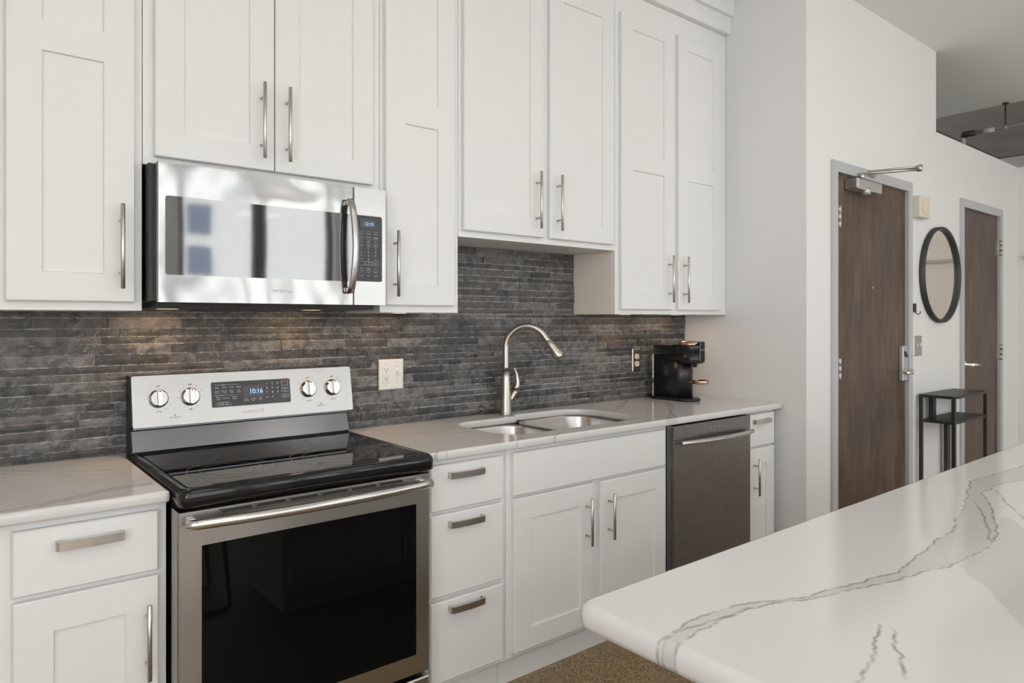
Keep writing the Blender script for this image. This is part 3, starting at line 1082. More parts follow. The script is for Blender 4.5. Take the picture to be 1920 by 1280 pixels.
def bowl(x0, x1, y0, y1, depth, rad, name):
    mb = MB()
    zt = ZC0 - 0.0008
    loops = []
    for (dz, ins, rr) in ((0.0, -0.012, rad + 0.010), (0.0, 0.0, rad), (-0.008, 0.002, rad), (-depth + 0.03, 0.006, rad), (-depth + 0.008, 0.014, rad * 0.9), (-depth, 0.035, rad * 0.7)):
        loops.append([(p[0], p[1], zt + dz) for p in rrect(x0 + ins, x1 - ins, y0 + ins, y1 - ins, rr, 8)])
    mb.loops(loops, False, True)
    # outside of the pressed shell
    o = [[(p[0], p[1], zt + dz - 0.0015) for p in rrect(x0 + ins - 0.0015, x1 - ins + 0.0015, y0 + ins - 0.0015, y1 - ins + 0.0015, rr, 8)]
         for (dz, ins, rr) in ((0.0, -0.0105, rad + 0.010), (-depth + 0.03, 0.006, rad), (-depth, 0.03, rad * 0.7))]
    mb.loops(o, False, True)
    return mb.build(name, M['basin'], r, recalc=False)


bowl(1.205, 1.535, -0.525, -0.142, 0.17, 0.085, 'bowl')
bowl(1.562, 1.978, -0.525, -0.098, 0.19, 0.10, 'bowl')
for (x, y, z) in ((1.37, -0.33, ZC0 - 0.170), (1.77, -0.31, ZC0 - 0.190)):
    MB().lathe([(0.045, 0.0005), (0.043, 0.003), (0.030, 0.003), (0.028, 0.001)], (x, y, z), n_=24).build('drain', M['chrome'], r)

r = thing('faucet', 'brushed nickel gooseneck pull-down faucet behind the sink', 'faucet', (1.540, -0.075, 0.914))
FX, FY = 1.540, -0.075
MB().lathe([(0.030, 0.0002), (0.030, 0.004), (0.0285, 0.02), (0.0250, 0.09), (0.0198, 0.17), (0.0172, 0.205)], (FX, FY, 0.914), n_=28).build('body', M['faucet'], r)
dv = Vector((0.63, -0.777, 0)).normalized()
pts, rad = [], []
for k in range(9):
    pts.append(Vector((FX, FY, 1.120 + 0.1 * k / 8)))
    rad.append(0.0152)
R0 = 0.098
for k in range(1, 19):
    a = math.radians(180 - k * 147 / 18)
    pts.append(Vector((FX, FY, 1.220)) + dv * (R0 + R0 * math.cos(a)) + Vector((0, 0, R0 * math.sin(a) * 1.04)))
    rad.append(0.0152 - 0.0008 * k / 18)
td = (pts[-1] - pts[-2]).normalized()
for k in range(1, 4):
    pts.append(pts[-1] + td * 0.010)
    rad.append(0.0146)
MB().tube(pts, rad, 18).build('spout', M['faucet'], r)
td = (pts[-1] - pts[-2]).normalized()

mb = MB()
mb.lathe([(0.0150, -0.002), (0.0165, 0.0), (0.0180, 0.02), (0.0225, 0.055), (0.0250, 0.082), (0.0215, 0.090), (0.012, 0.091)], pts[-1], td, n_=22)
mb.build('spray_head', M['faucet'], r)
# side lever
mb = MB()
side = Vector((0.80, -0.10, 0)).normalized()
b0 = Vector((FX, FY, 0.975))
mb.tube([b0 + side * 0.012 + Vector((0, 0, -0.01)), b0 + side * 0.030 + Vector((0, 0, 0.012)), b0 + side * 0.047 + Vector((0, 0, 0.040)), b0 + side * 0.052 + Vector((0, 0, 0.048))], [0.010, 0.0145, 0.0165, 0.0165], 16)
mb.build('lever_base', M['faucet'], r)
mb = MB()
mb.tube([b0 + side * 0.052 + Vector((0, 0, 0.049)), b0 + side * 0.060 + Vector((0, 0, 0.068)), b0 + side * 0.064 + Vector((0, 0, 0.090)), b0 + side * 0.060 + Vector((0, 0, 0.120)), b0 + side * 0.050 + Vector((0, 0, 0.145)), b0 + side * 0.044 + Vector((0, 0, 0.158))], [0.0165, 0.0155, 0.012, 0.008, 0.0055, 0.0035], 14)
mb.build('lever', M['faucet'], r)

# ================================================================ RANGE
r = thing('range', 'stainless steel and black glass-top electric range', 'range', (0.385, -0.35, 0))
RX0, RX1 = 0.009, 0.763
mb = MB()
mb.box(RX0 + 0.004, RX1 - 0.004, -0.600, -0.008, 0.04, 0.8735)
mb.box(RX0 + 0.03, RX1 - 0.03, -0.57, -0.03, 0.0, 0.04)
mb.build('body', M['black_satin'], r)
# cooktop tray with rolled edges
mb = MB()
cz = 0.922
L = []
for ins, z in ((0.004, 0.876), (0.0, 0.879), (0.0, 0.908), (0.003, 0.917), (0.009, cz + 0.001), (0.020, cz + 0.001), (0.024, cz - 0.001)):
    L.append([(p[0], p[1], z) for p in rrect(RX0 + ins, RX1 - ins, -0.698 + ins, -0.055, 0.028 if ins < 0.02 else 0.02, 6)])
mb.loops(L)
mb.build('cooktop', M['black_gloss'], r)
MB().prism(rrect(RX0 + 0.026, RX1 - 0.026, -0.672, -0.085, 0.012), 'z', cz - 0.0005, cz + 0.0008).build('glass_top', M['black_glass'], r)


def ring(cx, cy, rad, w=0.0016):
    n_ = 56
    vs = [(cx + (rad + s * w / 2) * math.cos(2 * PI * k / n_), cy + (rad + s * w / 2) * math.sin(2 * PI * k / n_), cz + 0.0012) for k in range(n_) for s in (-1, 1)]
    return vs, [(2 * k, 2 * k + 1, (2 * k + 3) % (2 * n_), (2 * k + 2) % (2 * n_)) for k in range(n_)]


for (cx, cy, rads) in ((0.137, -0.285, (0.082,)), (0.369, -0.270, (0.090,)), (0.520, -0.510, (0.149, 0.112, 0.070)), (0.195, -0.500, (0.122, 0.085)), (0.615, -0.225, (0.082,))):
    mb = MB()
    for q in rads:
        mb.faces(*ring(cx, cy, q))
    mb.build('burner_ring', M['ring'], r)
# backguard : black housing, glossy lower strip, tilted steel control panel
mb = MB()
mb.prism([(-0.004, 0.90), (-0.004, 1.168), (-0.066, 1.168), (-0.094, 1.010), (-0.070, 1.000), (-0.070, 0.90)], 'x', RX0 + 0.002, RX1 - 0.002)
mb.build('backguard', M['black_satin'], r)
mb = MB()
mb.prism([(-0.0705, 0.9235), (-0.0705, 0.998), (-0.078, 0.998), (-0.081, 0.994), (-0.103, 0.930), (-0.101, 0.9235)], 'x', RX0 + 0.003, RX1 - 0.012)
mb.build('backguard_strip', mat('brushed_black_steel', (0.20, 0.20, 0.21), 0.20, 1.0), r)
MB().box(RX0 + 0.006, RX1 - 0.014, -0.088, -0.0715, 0.9985, 1.0030).build('vent_strip', mat('vent_strip_steel', (0.25, 0.26, 0.28), 0.3, 1.0), r)
PO = Vector((0, -0.1010, 1.006))           # bottom edge of the panel face
PD = Vector((0, 0.030, 0.167)).normalized()
PN = Vector((0, -PD.z, PD.y))


def pan(x, v, off=0.0):
    """a point on the control panel: x in the world, v metres up its slope"""
    q = PO + PD * v + PN * off
    return (x, q.y, q.z)


def plate(mb, outline, o0, o1):
    mb.loops([[pan(p[0], p[1], o0) for p in outline], [pan(p[0], p[1], o1) for p in outline]], smooth=False)
    return mb


cp = plate(MB(), rrect(0.013, 0.769, 0.0, 0.166, 0.006), -0.004, 0.0).build('control_panel', M['steel_wavy'] if False else mat('control_panel_steel', (0.42, 0.41, 0.395), 0.27, 1.0), r)
dp = plate(MB(), rrect(0.254, 0.527, 0.047, 0.133, 0.005), 0.0002, 0.0012).build('display_panel', M['panel_black'], r)
plate(MB(), rrect(0.358, 0.430, 0.077, 0.115, 0.001, 1), 0.0013, 0.0016).build('clock_display', M['lcd'], dp)
mb = MB()
mb.text('10:16', 0.024, lambda u, v: pan(0.404 + u * 0.9, 0.094 + v, 0.0019))
mb.build('clock_digits', M['digits'], dp)
mb = MB()
T = lambda s, x, v, size=0.0095, al='CENTER': mb.text(s, size, lambda a, b: pan(x + a, v + b, 0.0016), al)
for i, ch in enumerate('123456789'):
    T(ch, 0.443 + (i % 3) * 0.0195, 0.118 - (i // 3) * 0.0155, 0.0115)
T('0', 0.4625, 0.071, 0.0115)
T('Clock', 0.443, 0.070, 0.006)
for i, wd in enumerate(('Timer\nOn/Off', 'Cooking\nTime', 'Delay\nStart')):
    T(wd, 0.368 + i * 0.025, 0.066, 0.0062)
T('Oven Control', 0.265, 0.1225, 0.0062, 'LEFT')
for i, wd in enumerate(('Bake', 'Broil', 'Conv.', 'Roast')):
    T(wd, 0.273 + i * 0.024, 0.1135, 0.0072)
for i, wd in enumerate(('Keep\nWarm', 'Favorite\nCook', 'Steam\nClean', 'Self\nClean')):
    T(wd, 0.273 + i * 0.024, 0.0985, 0.0062)
T('Easy Cook', 0.265, 0.0865, 0.0062, 'LEFT')
for i, wd in enumerate(('Slow\nCook', 'Dehydrate', 'Bread\nProof')):
    T(wd, 0.275 + i * 0.027, 0.0765, 0.0062)
T('Warming Center', 0.292, 0.0625, 0.0055)
T('On/Off   Level', 0.292, 0.0560, 0.0055)
for (u0, u1, v0, v1) in ((0.287, 0.345, 0.1220, 0.1226), (0.287, 0.345, 0.0862, 0.0868)):
    mb.faces([pan(u0, v0, 0.0016), pan(u1, v0, 0.0016), pan(u1, v1, 0.0016), pan(u0, v1, 0.0016)], [(0, 1, 2, 3)])


def frame_rect(mb, u0, u1, v0, v1, t, fn):
    a = [(u0, v0), (u1, v0), (u1, v1), (u0, v1)]
    b = [(u0 + t, v0 + t), (u1 - t, v0 + t), (u1 - t, v1 - t), (u0 + t, v1 - t)]
    mb.faces([fn(*p) for p in a + b], [(i, (i + 1) % 4, 4 + (i + 1) % 4, 4 + i) for i in range(4)])


fp = lambda u, v: pan(u, v, 0.0016)
frame_rect(mb, 0.268, 0.316, 0.052, 0.061, 0.0006, fp)
for v0 in (0.1085, 0.0855, 0.0655):
    frame_rect(mb, 0.4955, 0.5195, v0, v0 + (0.016 if v0 > 0.07 else 0.011), 0.0009, fp)
T('Start\nSet', 0.5075, 0.0935, 0.006)
T('Lock', 0.5075, 0.071, 0.006)
mb.build('panel_markings', M['print_grey'], dp)
mb = MB()
mb.text('Off', 0.009, lambda a, b: pan(0.5075 + a, 0.1165 + b, 0.0016))
mb.build('off_mark', M['print_red'], dp)
mb = MB()
mb.text('SAMSUNG', 0.0165, lambda a, b: pan(0.392 + a, 0.0235 + b, 0.0004))
mb.build('brand_lettering', M['print_grey'], cp)
for (kx, big) in ((0.090, 0.030), (0.187, 0.030), (0.596, 0.031), (0.691, 0.031)):
    kv = 0.090
    kb = MB()
    kb.lathe([(big, 0.0), (big, 0.004), (big * 0.93, 0.012), (big * 0.80, 0.017)], pan(kx, kv, 0.0), PN, n_=32)
    kn = kb.build('knob', M['chrome'] if False else mat('knob_steel', (0.55, 0.535, 0.52), 0.16, 1.0), r)
    hb = MB()
    o = rrect(kx - 0.0085, kx + 0.0085, kv - big * 0.88, kv + big * 0.88, 0.007, 5)
    hb.loops([[pan(p[0], p[1], 0.014) for p in o], [pan(p[0], p[1], 0.026) for p in o], [pan(kx + (p[0] - kx) * 0.8, kv + (p[1] - kv) * 0.94, 0.029) for p in o]], smooth=False)
    hb.build('knob_grip', M['nickel'] if False else mat('knob_grip_metal', (0.72, 0.71, 0.70), 0.25, 1.0), kn)
    reds = MB()
    reds.loops([[pan(kx + 0.003 * math.cos(2 * PI * q / 10), kv + big * 0.7 + 0.003 * math.sin(2 * PI * q / 10), o_) for q in range(10)] for o_ in (0.0285, 0.0296)])
    reds.build('knob_dot', M['print_red'], kn)
    marks = MB()
    for q in range(11):
        a = math.radians(-240 + q * 30 + 90 + 60)
        u, w = kx + math.sin(a) * big * 1.32, kv + math.cos(a) * big * 1.32
        marks.loops([[pan(u + 0.0011 * math.cos(2 * PI * z / 6), w + 0.0011 * math.sin(2 * PI * z / 6), 0.0004) for z in range(6)]], cap0=False)
    marks.text('OFF', 0.008, lambda a, b: pan(kx + a, kv + big * 1.33 + b, 0.0005))
    marks.text('MED' if big == 0.030 and kx > 0.1 else 'LO  HI', 0.0065, lambda a, b: pan(kx + a, kv - big * 1.42 + b, 0.0005))
    marks.build('dial_markings', M['print_dark'], cp)
for (x, s) in ((0.137, 'HOT SURFACE'), (0.642, 'SURFACE ON')):
    marks = MB()
    marks.loops([[pan(x + 0.0022 * math.cos(2 * PI * z / 10), 0.033 + 0.0022 * math.sin(2 * PI * z / 10), 0.0005) for z in range(10)]], cap0=False)
    marks.text(s, 0.0055, lambda a, b: pan(x + a, 0.0255 + b, 0.0005))
    marks.build('indicator_marking', M['print_dark'], cp)
# oven door
ODY = -0.672
mb = MB()
front_with_holes(mb, RX0 - 0.001, RX1 - 0.008, 0.233, 0.866, [(0.066, 0.704, 0.297, 0.771)], ODY, -0.612, rec=0.012, slope=0.001, bev=0.004)
od = mb.build('oven_door', M['steel'], r)
MB().prism(rrect(0.0665, 0.7035, 0.2975, 0.7705, 0.010), 'y', ODY - 0.0012, ODY + 0.011).build('oven_window', M['oven_glass'], od)
mb = MB()
pts = []
for k in range(25):
    t = k / 24
    pts.append((0.020 + 0.722 * t, ODY - 0.028 - 0.030 * math.sin(PI * t) ** 0.8, 0.836))
mb.tube(pts, 0.0135, 16)
for x in (0.040, 0.722):
    mb.box(x - 0.010, x + 0.010, ODY - 0.030, ODY - 0.0005, 0.827, 0.845, 0.002)
mb.build('oven_handle', mat('handle_steel', (0.66, 0.645, 0.63), 0.22, 1.0), od)
for k in range(6):
    a = 0.115 + k * 0.0925
    MB().prism(rrect(a, a + 0.078, 0.8475, 0.8555, 0.0035), 'y', ODY - 0.0006, ODY + 0.002).build('vent_slot', M['hole'], od)
    MB().box(a - 0.0075, a - 0.0005, ODY - 0.003, ODY, 0.846, 0.857, 0.0015).build('vent_clip', M['steel'], od)
mb = MB()
front_with_holes(mb, RX0 - 0.001, RX1 - 0.008, 0.045, 0.215, [], ODY + 0.004, -0.605, bev=0.004)
mb.build('storage_drawer', M['steel'], r)

# ================================================================ MICROWAVE
r = thing('microwave', 'stainless over-the-range microwave with black glass door', 'microwave', (0.398, -0.16, 1.378))
MX0, MX1, MY = 0.027, 0.769, -0.360
MB().box(0.012, 0.770, -0.318, -0.012, 1.404, 1.8095, 0.002).build('body', M['black_satin'], r)


def mfront(x):
    """front plane of the door"""
    t = (x - MX0) / (MX1 - MX0) * 2 - 1
    return MY


def bowed(mb, outline_cols, z0, z1, yb):
    cols = outline_cols
    fr = [[(x, mfront(x) + (0.004 if k in (0, len(cols) - 1) else 0), z) for k, x in enumerate(cols)] for z in (z0 + 0.0, z1)]
    bm = mb.bm
    a = [bm.verts.new(p) for p in fr[0]]
    b = [bm.verts.new(p) for p in fr[1]]
    c = [bm.verts.new((x, yb, z0)) for x in cols]
    d = [bm.verts.new((x, yb, z1)) for x in cols]
    m_ = len(cols)
    for i in range(m_ - 1):
        f = bm.faces.new((a[i], a[i + 1], b[i + 1], b[i]))
        bm.faces.new((c[i], d[i], d[i + 1], c[i + 1]))
        bm.faces.new((a[i], c[i], c[i + 1], a[i + 1]))
        bm.faces.new((b[i], b[i + 1], d[i + 1], d[i]))
    bm.faces.new((a[0], b[0], d[0], c[0]))
    bm.faces.new((a[-1], c[-1], d[-1], b[-1]))
    return mb


cols = [MX0, MX0 + 0.004] + [MX0 + 0.004 + (0.6425 - MX0 - 0.006) * k / 16 for k in range(1, 17)] + [0.6425]
md = bowed(MB(), cols, 1.402, 1.808, -0.319).build('door', M['steel_wavy'], r)


def bowed_panel(outline, off, th):
    mb = MB()
    mb.loops([[(p[0], mfront(p[0]) - off, p[1]) for p in outline], [(p[0], mfront(p[0]) - off + th, p[1]) for p in outline]], smooth=False)
    return mb


def rr_dense(x0, x1, z0, z1, r_, rt=None):
    o = rrect(x0, x1, z0, z1, r_, 5)
    out = []
    for a, b in zip(o, o[1:] + o[:1]):
        k = max(1, int(abs(b[0] - a[0]) / 0.04))
        out += [(a[0] + (b[0] - a[0]) * i / k, a[1] + (b[1] - a[1]) * i / k) for i in range(k)]
    return out


mb = MB()
gx = [0.049 + 0.009 * 0 + (0.600 - 0.049) * k / 24 for k in range(25)]
o = rrect(0.049, 0.6415, 1.482, 1.7125, 0.008, 4)
bowed_panel(rr_dense(0.049, 0.6415, 1.482, 1.7125, 0.008), 0.0012, 0.0022).build('door_window', M['micro_glass'], md)
# arched grip
mb = MB()
L = []
for k in range(15):
    t = k / 14
    z = 1.440 + 0.322 * t
    bow = math.sin(PI * t)
    y = MY - 0.016 - 0.034 * bow ** 0.7
    w = 0.0125
    xc = 0.623 + 0.004 * bow
    L.append([(xc + w * math.cos(a), y - 0.009 * math.sin(a), z) for a in [2 * PI * q / 12 for q in range(12)]])
mb.loops(L)
for z in (1.452, 1.750):
    mb.box(0.614, 0.632, MY - 0.020, MY, z - 0.010, z + 0.010, 0.003)
mb.build('door_handle', M['steel'], md)
# control side
cols = [0.6445, 0.6465] + [0.6465 + (MX1 - 0.002 - 0.6465) * k / 5 for k in range(1, 6)] + [MX1]
mc = bowed(MB(), cols, 1.402, 1.8085, -0.319).build('control_side', M['steel'], r)
kp = bowed_panel(rr_dense(0.6460, 0.7520, 1.484, 1.7130, 0.007), 0.0012, 0.0022).build('keypad', M['panel_black'], r)
mp_ = lambda u, v: (u, mfront(u) - 0.0018, v)
mb = MB()
a, b, c, d = 0.666, 0.732, 1.671, 1.701
mb.faces([mp_(a, c), mp_(b, c), mp_(b, d), mp_(a, d)], [(0, 1, 2, 3)])
mb.build('clock_display', M['lcd'], kp, recalc=False)
mb = MB()
mb.text('12:15', 0.0165, lambda u, v: (0.701 + u, mfront(0.70) - 0.0024, 1.684 + v))
mb.build('clock_digits', M['digits'], kp)
mb = MB()
T2 = lambda s, x, z, size=0.0075: mb.text(s, size, lambda u, v: (x + u, mfront(x) - 0.0019, z + v))
CX = (0.671, 0.699, 0.727)
for i, row in enumerate((('Popcorn', 'Potato', 'Pizza'), ('Cook', 'Reheat', 'Veggies'))):
    for x, s in zip(CX, row):
        T2(s, x, 1.6500 - i * 0.0125, 0.0066)
for i, row in enumerate((('Soften', 'Auto\nDefrost', 'More'), ('Power\nLevel', 'Warm\nHold', 'Kitchen\nTimer'))):
    for x, s in zip(CX, row):
        T2(s, x, 1.6225 - i * 0.0125, 0.0055)
for i, ch in enumerate('123456789'):
    T2(ch, CX[i % 3], 1.5985 - (i // 3) * 0.0125, 0.0105)
T2('0', CX[1], 1.5610, 0.0105)
T2('Sound', CX[0], 1.5620, 0.0055)
T2('Clock', CX[2], 1.5600, 0.0055)
T2('+30\nSec', CX[1], 1.5470, 0.0055)
T2('Start', CX[2], 1.5470, 0.0065)
for i, row in enumerate((('Filter', 'Option', 'Eco'), ('Fan', 'Vent', 'Light'), ('On/Off', 'Hi/Lo', 'On/Off'))):
    for x, s in zip(CX, row):
        T2(s, x, 1.5290 - i * 0.0130, 0.0058)
for x in CX:
    frame_rect(mb, x - 0.0125, x + 0.0125, 1.5405, 1.5540, 0.0007, lambda u, v: (u, mfront(u) - 0.0019, v))
for z in (1.6575, 1.6305, 1.5220):
    for x in CX:
        mb.faces([(x - 0.012, mfront(x) - 0.0019, z), (x + 0.012, mfront(x) - 0.0019, z), (x + 0.012, mfront(x) - 0.0019, z + 0.0005), (x - 0.012, mfront(x) - 0.0019, z + 0.0005)], [(0, 1, 2, 3)])
mb.build('keypad_markings', M['print_grey'], kp)
mb = MB()
mb.text('Stop', 0.0075, lambda u, v: (CX[0] + u, mfront(CX[0]) - 0.0019, 1.547 + v))
mb.build('stop_mark', M['print_red'], kp)
mb = MB()
mb.text('SAMSUNG', 0.0145, lambda u, v: (0.395 + u, mfront(0.395) - 0.0005, 1.4425 + v))
mb.build('brand_lettering', M['print_grey'], md)
# underside : vent grille and two small cooktop lamps
mb = MB()
mb.prism([(-0.315, 1.4035), (-0.335, 1.4035), (-0.325, 1.386), (-0.05, 1.384), (-0.04, 1.4035)], 'x', 0.035, 0.735)
ug = mb.build('underside_vent', mat('grey_vent_plastic', (0.05, 0.05, 0.055), 0.4), r)
for x in (0.10, 0.575):
    MB().box(x - 0.03, x + 0.03, -0.175, -0.135, 1.3846, 1.3900, 0.001).build('lamp_lens', M['lamp_lens'], r)
    area('range_lamp', (x, -0.155, 1.3836), (0.05, 0.035), 0.9, (1.0, 0.62, 0.32))
for z in (1.435, 1.60, 1.785):
    MB().lathe([(0.006, 0), (0.006, 0.002)], (0.012, -0.25, z), (-1, 0, 0), n_=12).build('screw', M['hole'], r)

# ================================================================ DISHWASHER
r = thing('dishwasher', 'dark stainless dishwasher between the sink cabinet and a narrow cabinet', 'dishwasher', (2.35, -0.31, 0))
MB().box(2.052, 2.652, -0.560, -0.02, 0.02, 0.874).build('tub', M['black_matte'], r)
MB().box(2.052, 2.652, -0.545, -0.50, 0.0, 0.10).build('toe_panel', M['black_matte'], r)
mb = MB()
front_with_holes(mb, 2.048, 2.648, 0.11, 0.878, [], -0.632, -0.5605, bev=0.003)
dd = mb.build('door', M['steel_dark'], r)
mb = MB()
pts = []
for k in range(21):
    t = k / 20
    pts.append((2.072 + 0.560 * t, -0.632 - 0.020 - 0.030 * math.sin(PI * t) ** 0.8, 0.803))
mb.tube(pts, 0.0115, 14)
for x in (2.088, 2.616):
    mb.box(x - 0.008, x + 0.008, -0.655, -0.6325, 0.796, 0.810, 0.002)
mb.build('handle', mat('dishwasher_handle_steel', (0.66, 0.65, 0.64), 0.2, 1.0), dd)
for x in (2.313, 2.351, 2.389):
    MB().lathe([(0.0028, 0), (0.0028, 0.001)], (x, -0.6322, 0.847), (0, -1, 0), n_=10).build('indicator_light', M['white_plastic'], dd)

# ================================================================ COFFEE MACHINE
cx0, cx1 = 2.585, 2.715
xm = (cx0 + cx1) / 2
r = thing('coffee_machine', 'black capsule coffee machine with a rose-gold lever on the counter', 'coffee maker', (xm, -0.2, 0.914))


def stadium(x0, x1, y0, y1, r_, n_=10):
    return rrect(x0, x1, y0, y1, r_, n_)


w = (cx1 - cx0) / 2 - 0.001
mb = MB()
mb.loops([[(p[0], p[1], z) for p in stadium(cx0 - 0.004 + i, cx1 + 0.004 - i, -0.318 + i, -0.012 - i, w - i)] for z, i in ((0.9145, 0.003), (0.920, 0.0), (0.927, 0.0), (0.931, 0.006))])
mb.build('base', M['black_satin'], r)
mb = MB()
o = [(cx0 + 0.002, -0.075), (cx0 + 0.002, -0.225)] + [(xm + (w - 0.004) * math.cos(a), -0.225 + (w - 0.004) * 0.75 * math.sin(a)) for a in [PI + PI * k / 14 for k in range(15)]][1:-1] + [(cx1 - 0.002, -0.225), (cx1 - 0.002, -0.075)]
mb.loops([[(p[0], p[1], z) for p in o] for z in (0.930, 1.160)], smooth=True)
mb.build('body', M['black_satin'], r)
mb = MB()
o2 = [(cx0, -0.074), (cx0, -0.245)] + [(cx1, -0.245), (cx1, -0.074)]
mb.loops([[(p[0], p[1], z) for p in o2] for z in (1.164, 1.211)], smooth=False)
mb.build('rear_cover', M['black_satin'], r)
mb = MB()
hy = -0.280
hr = w + 0.003
L = []
for z, s in ((1.118, 0.86), (1.126, 0.97), (1.135, 1.0), (1.164, 1.0), (1.1645, 0.985), (1.168, 0.985), (1.1685, 1.0), (1.210, 1.0), (1.216, 0.97)):
    ol = [(xm - hr * s, -0.200), (xm - hr * s, hy)] + [(xm + hr * s * math.cos(a), hy + hr * s * math.sin(a)) for a in [PI + PI * k / 18 for k in range(1, 18)]] + [(xm + hr * s, hy), (xm + hr * s, -0.200)]
    L.append([(p[0], p[1], z) for p in ol])
mb.loops(L)
mb.build('brew_head', M['black_satin'], r)
mb = MB()
mb.loops([[(xm + q * math.cos(a), -0.262 + q * 1.1 * math.sin(a), z) for a in [2 * PI * k / 28 for k in range(28)]] for z, q in ((1.212, 0.058), (1.224, 0.056), (1.233, 0.047), (1.236, 0.030))])
mb.build('lid_ring', M['copper'], r)
MB().box(xm - 0.022, xm + 0.022, -0.350, -0.330, 1.125, 1.234, 0.004).build('front_trim', M['black_gloss'], r)
mb = MB()
mb.text('NESPRESSO', 0.0085, lambda u, v: (xm + u * 0.9, -0.3505, 1.190 + v))
mb.build('brand_lettering', M['print_grey'], r)
mb = MB()
mb.lathe([(0.014, 0), (0.010, 0.022)], (xm, -0.300, 1.119), (0, 0, -1), n_=16)
mb.build('spout', M['black_matte'], r)
mb = MB()
mb.loops([[(xm + (q) * math.cos(a), -0.338 + q * math.sin(a), z) for a in [2 * PI * k / 28 for k in range(28)]] for z, q in ((1.008, 0.022), (1.012, 0.040), (1.029, 0.043), (1.030, 0.040), (1.022, 0.038))])
mb.box(xm - 0.018, xm + 0.018, -0.305, -0.255, 1.010, 1.026, 0.002)
mb.build('cup_rest', M['copper'], r)
mb = MB()
ot = rrect(cx0 + 0.006, cx1 - 0.006, -0.071, -0.020, 0.022, 6)
mb.loops([[(p[0], p[1], z) for p in ot] for z in (0.9315, 1.152)], smooth=False)
mb.build('water_tank', M['clear'], r)
mb = MB()
mb.loops([[(p[0], p[1], z) for p in rrect(cx0 + 0.004, cx1 - 0.004, -0.073, -0.018, 0.022, 6)] for z in (1.1525, 1.158)], smooth=False)
mb.build('tank_lid', M['clear'], r)

# ================================================================ OUTLETS, SWITCHES, SMALL WALL THINGS
def wall_plate(name, label, cat, x0, x1, z0, z1, y, mt, group=None):
    root = thing(name, label, cat, ((x0 + x1) / 2, y, z0), group)
    mb = MB()
    L = []
    for ins, dy in ((0.0, 0.0), (0.0, 0.002), (0.004, 0.006), (0.007, 0.0065)):
        L.append([(p[0], y - dy, p[1]) for p in rrect(x0 + ins, x1 - ins, z0 + ins, z1 - ins, 0.003, 3)])
    mb.loops(L, smooth=False)
    mb.build('plate', mt, root)
    return root


r = wall_plate('outlet', 'white double wall plate with outlet and switch on the slate right of the range', 'outlet', 0.928, 1.043, 1.061, 1.187, -0.0065, M['white_plastic'])
ox, oy = 0.959, -0.013
mb = MB()
mb.box(ox - 0.0165, ox + 0.0165, oy - 0.0035, oy + 0.0005, 1.0915, 1.1565, 0.001)
sk = mb.build('socket', M['white_plastic'], r)
mb = MB()
for zc in (1.1405, 1.1055):
    mb.box(ox - 0.0075, ox - 0.0055, oy - 0.0040, oy - 0.003, zc + 0.001, zc + 0.010)
    mb.box(ox + 0.0050, ox + 0.0070, oy - 0.0040, oy - 0.003, zc + 0.002, zc + 0.009)
    mb.lathe([(0.0026, 0), (0.0026, 0.001)], (ox, oy - 0.003, zc - 0.004), (0, -1, 0), n_=10)
mb.build('slots', M['hole'], sk)
mb = MB()
mb.box(ox - 0.006, ox + 0.006, oy - 0.0046, oy - 0.003, 1.121, 1.1275, 0.0005)
mb.build('test_buttons', M['white_plastic'], sk)
sx_ = 1.0125
mb = MB()
mb.box(sx_ - 0.0045, sx_ + 0.0045, oy - 0.011, oy + 0.0005, 1.122, 1.140, 0.002)
mb.build('toggle', M['white_plastic'], r)
for (x, z) in ((sx_, 1.155), (sx_, 1.094), (ox, 1.169), (ox, 1.079)):
    MB().lathe([(0.0032, 0), (0.0028, 0.0008)], (x, oy, z), (0, -1, 0), n_=12).build('screw', M['nickel'], r)
r = wall_plate('outlet', 'small steel outlet plate with ivory sockets behind the coffee machine', 'outlet', 2.483, 2.552, 1.064, 1.190, -0.0065, M['stain_plate'])
for zc in (1.147, 1.107):
    mb = MB()
    mb.loops([[(2.5175 + p[0], -0.0125 - dy, zc + p[1]) for p in rrect(-0.0165, 0.0165, -0.0145, 0.0145, 0.010, 5)] for dy in (0, 0.003)], smooth=False)
    s_ = mb.build('socket', M['ivory'], r)
    mb = MB()
    mb.box(2.5105, 2.5125, -0.0162, -0.0152, zc, zc + 0.008)
    mb.box(2.5225, 2.5245, -0.0162, -0.0152, zc, zc + 0.008)
    mb.lathe([(0.0025, 0), (0.0025, 0.001)], (2.5175, -0.0152, zc - 0.006), (0, -1, 0), n_=10)
    mb.build('slots', M['hole'], s_)
r = wall_plate('light_switch', 'steel light switch plate on the white wall right of the entry door', 'light switch', 4.287, 4.410, 1.120, 1.247, YD, M['stain_plate'])
for x in (4.325, 4.372):
    MB().box(x - 0.006, x + 0.006, YD - 0.016, YD - 0.006, 1.178, 1.200, 0.002).build('toggle', M['ivory'], r)
r = thing('door_chime', 'cream speaker box high on the wall beside the entry door', 'chime', (4.352, YD, 1.99))
MB().box(4.265, 4.425, YD - 0.05, YD, 1.992, 2.128, 0.008, 2).build('housing', M['cream'], r)
mb = MB()
mb.lathe([(0.050, 0), (0.050, 0.002), (0.046, 0.003), (0.040, 0.001)], (4.345, YD - 0.0502, 2.06), (0, -1, 0), n_=28)
mb.build('grille', M['ivory'], r)
r = thing('wall_hook', 'small black hook on the wall below the left of the mirror', 'hook', (4.293, YD, 1.385))
MB().box(4.278, 4.308, YD - 0.012, YD, 1.398, 1.452, 0.002).build('backplate', M['black_metal'], r)
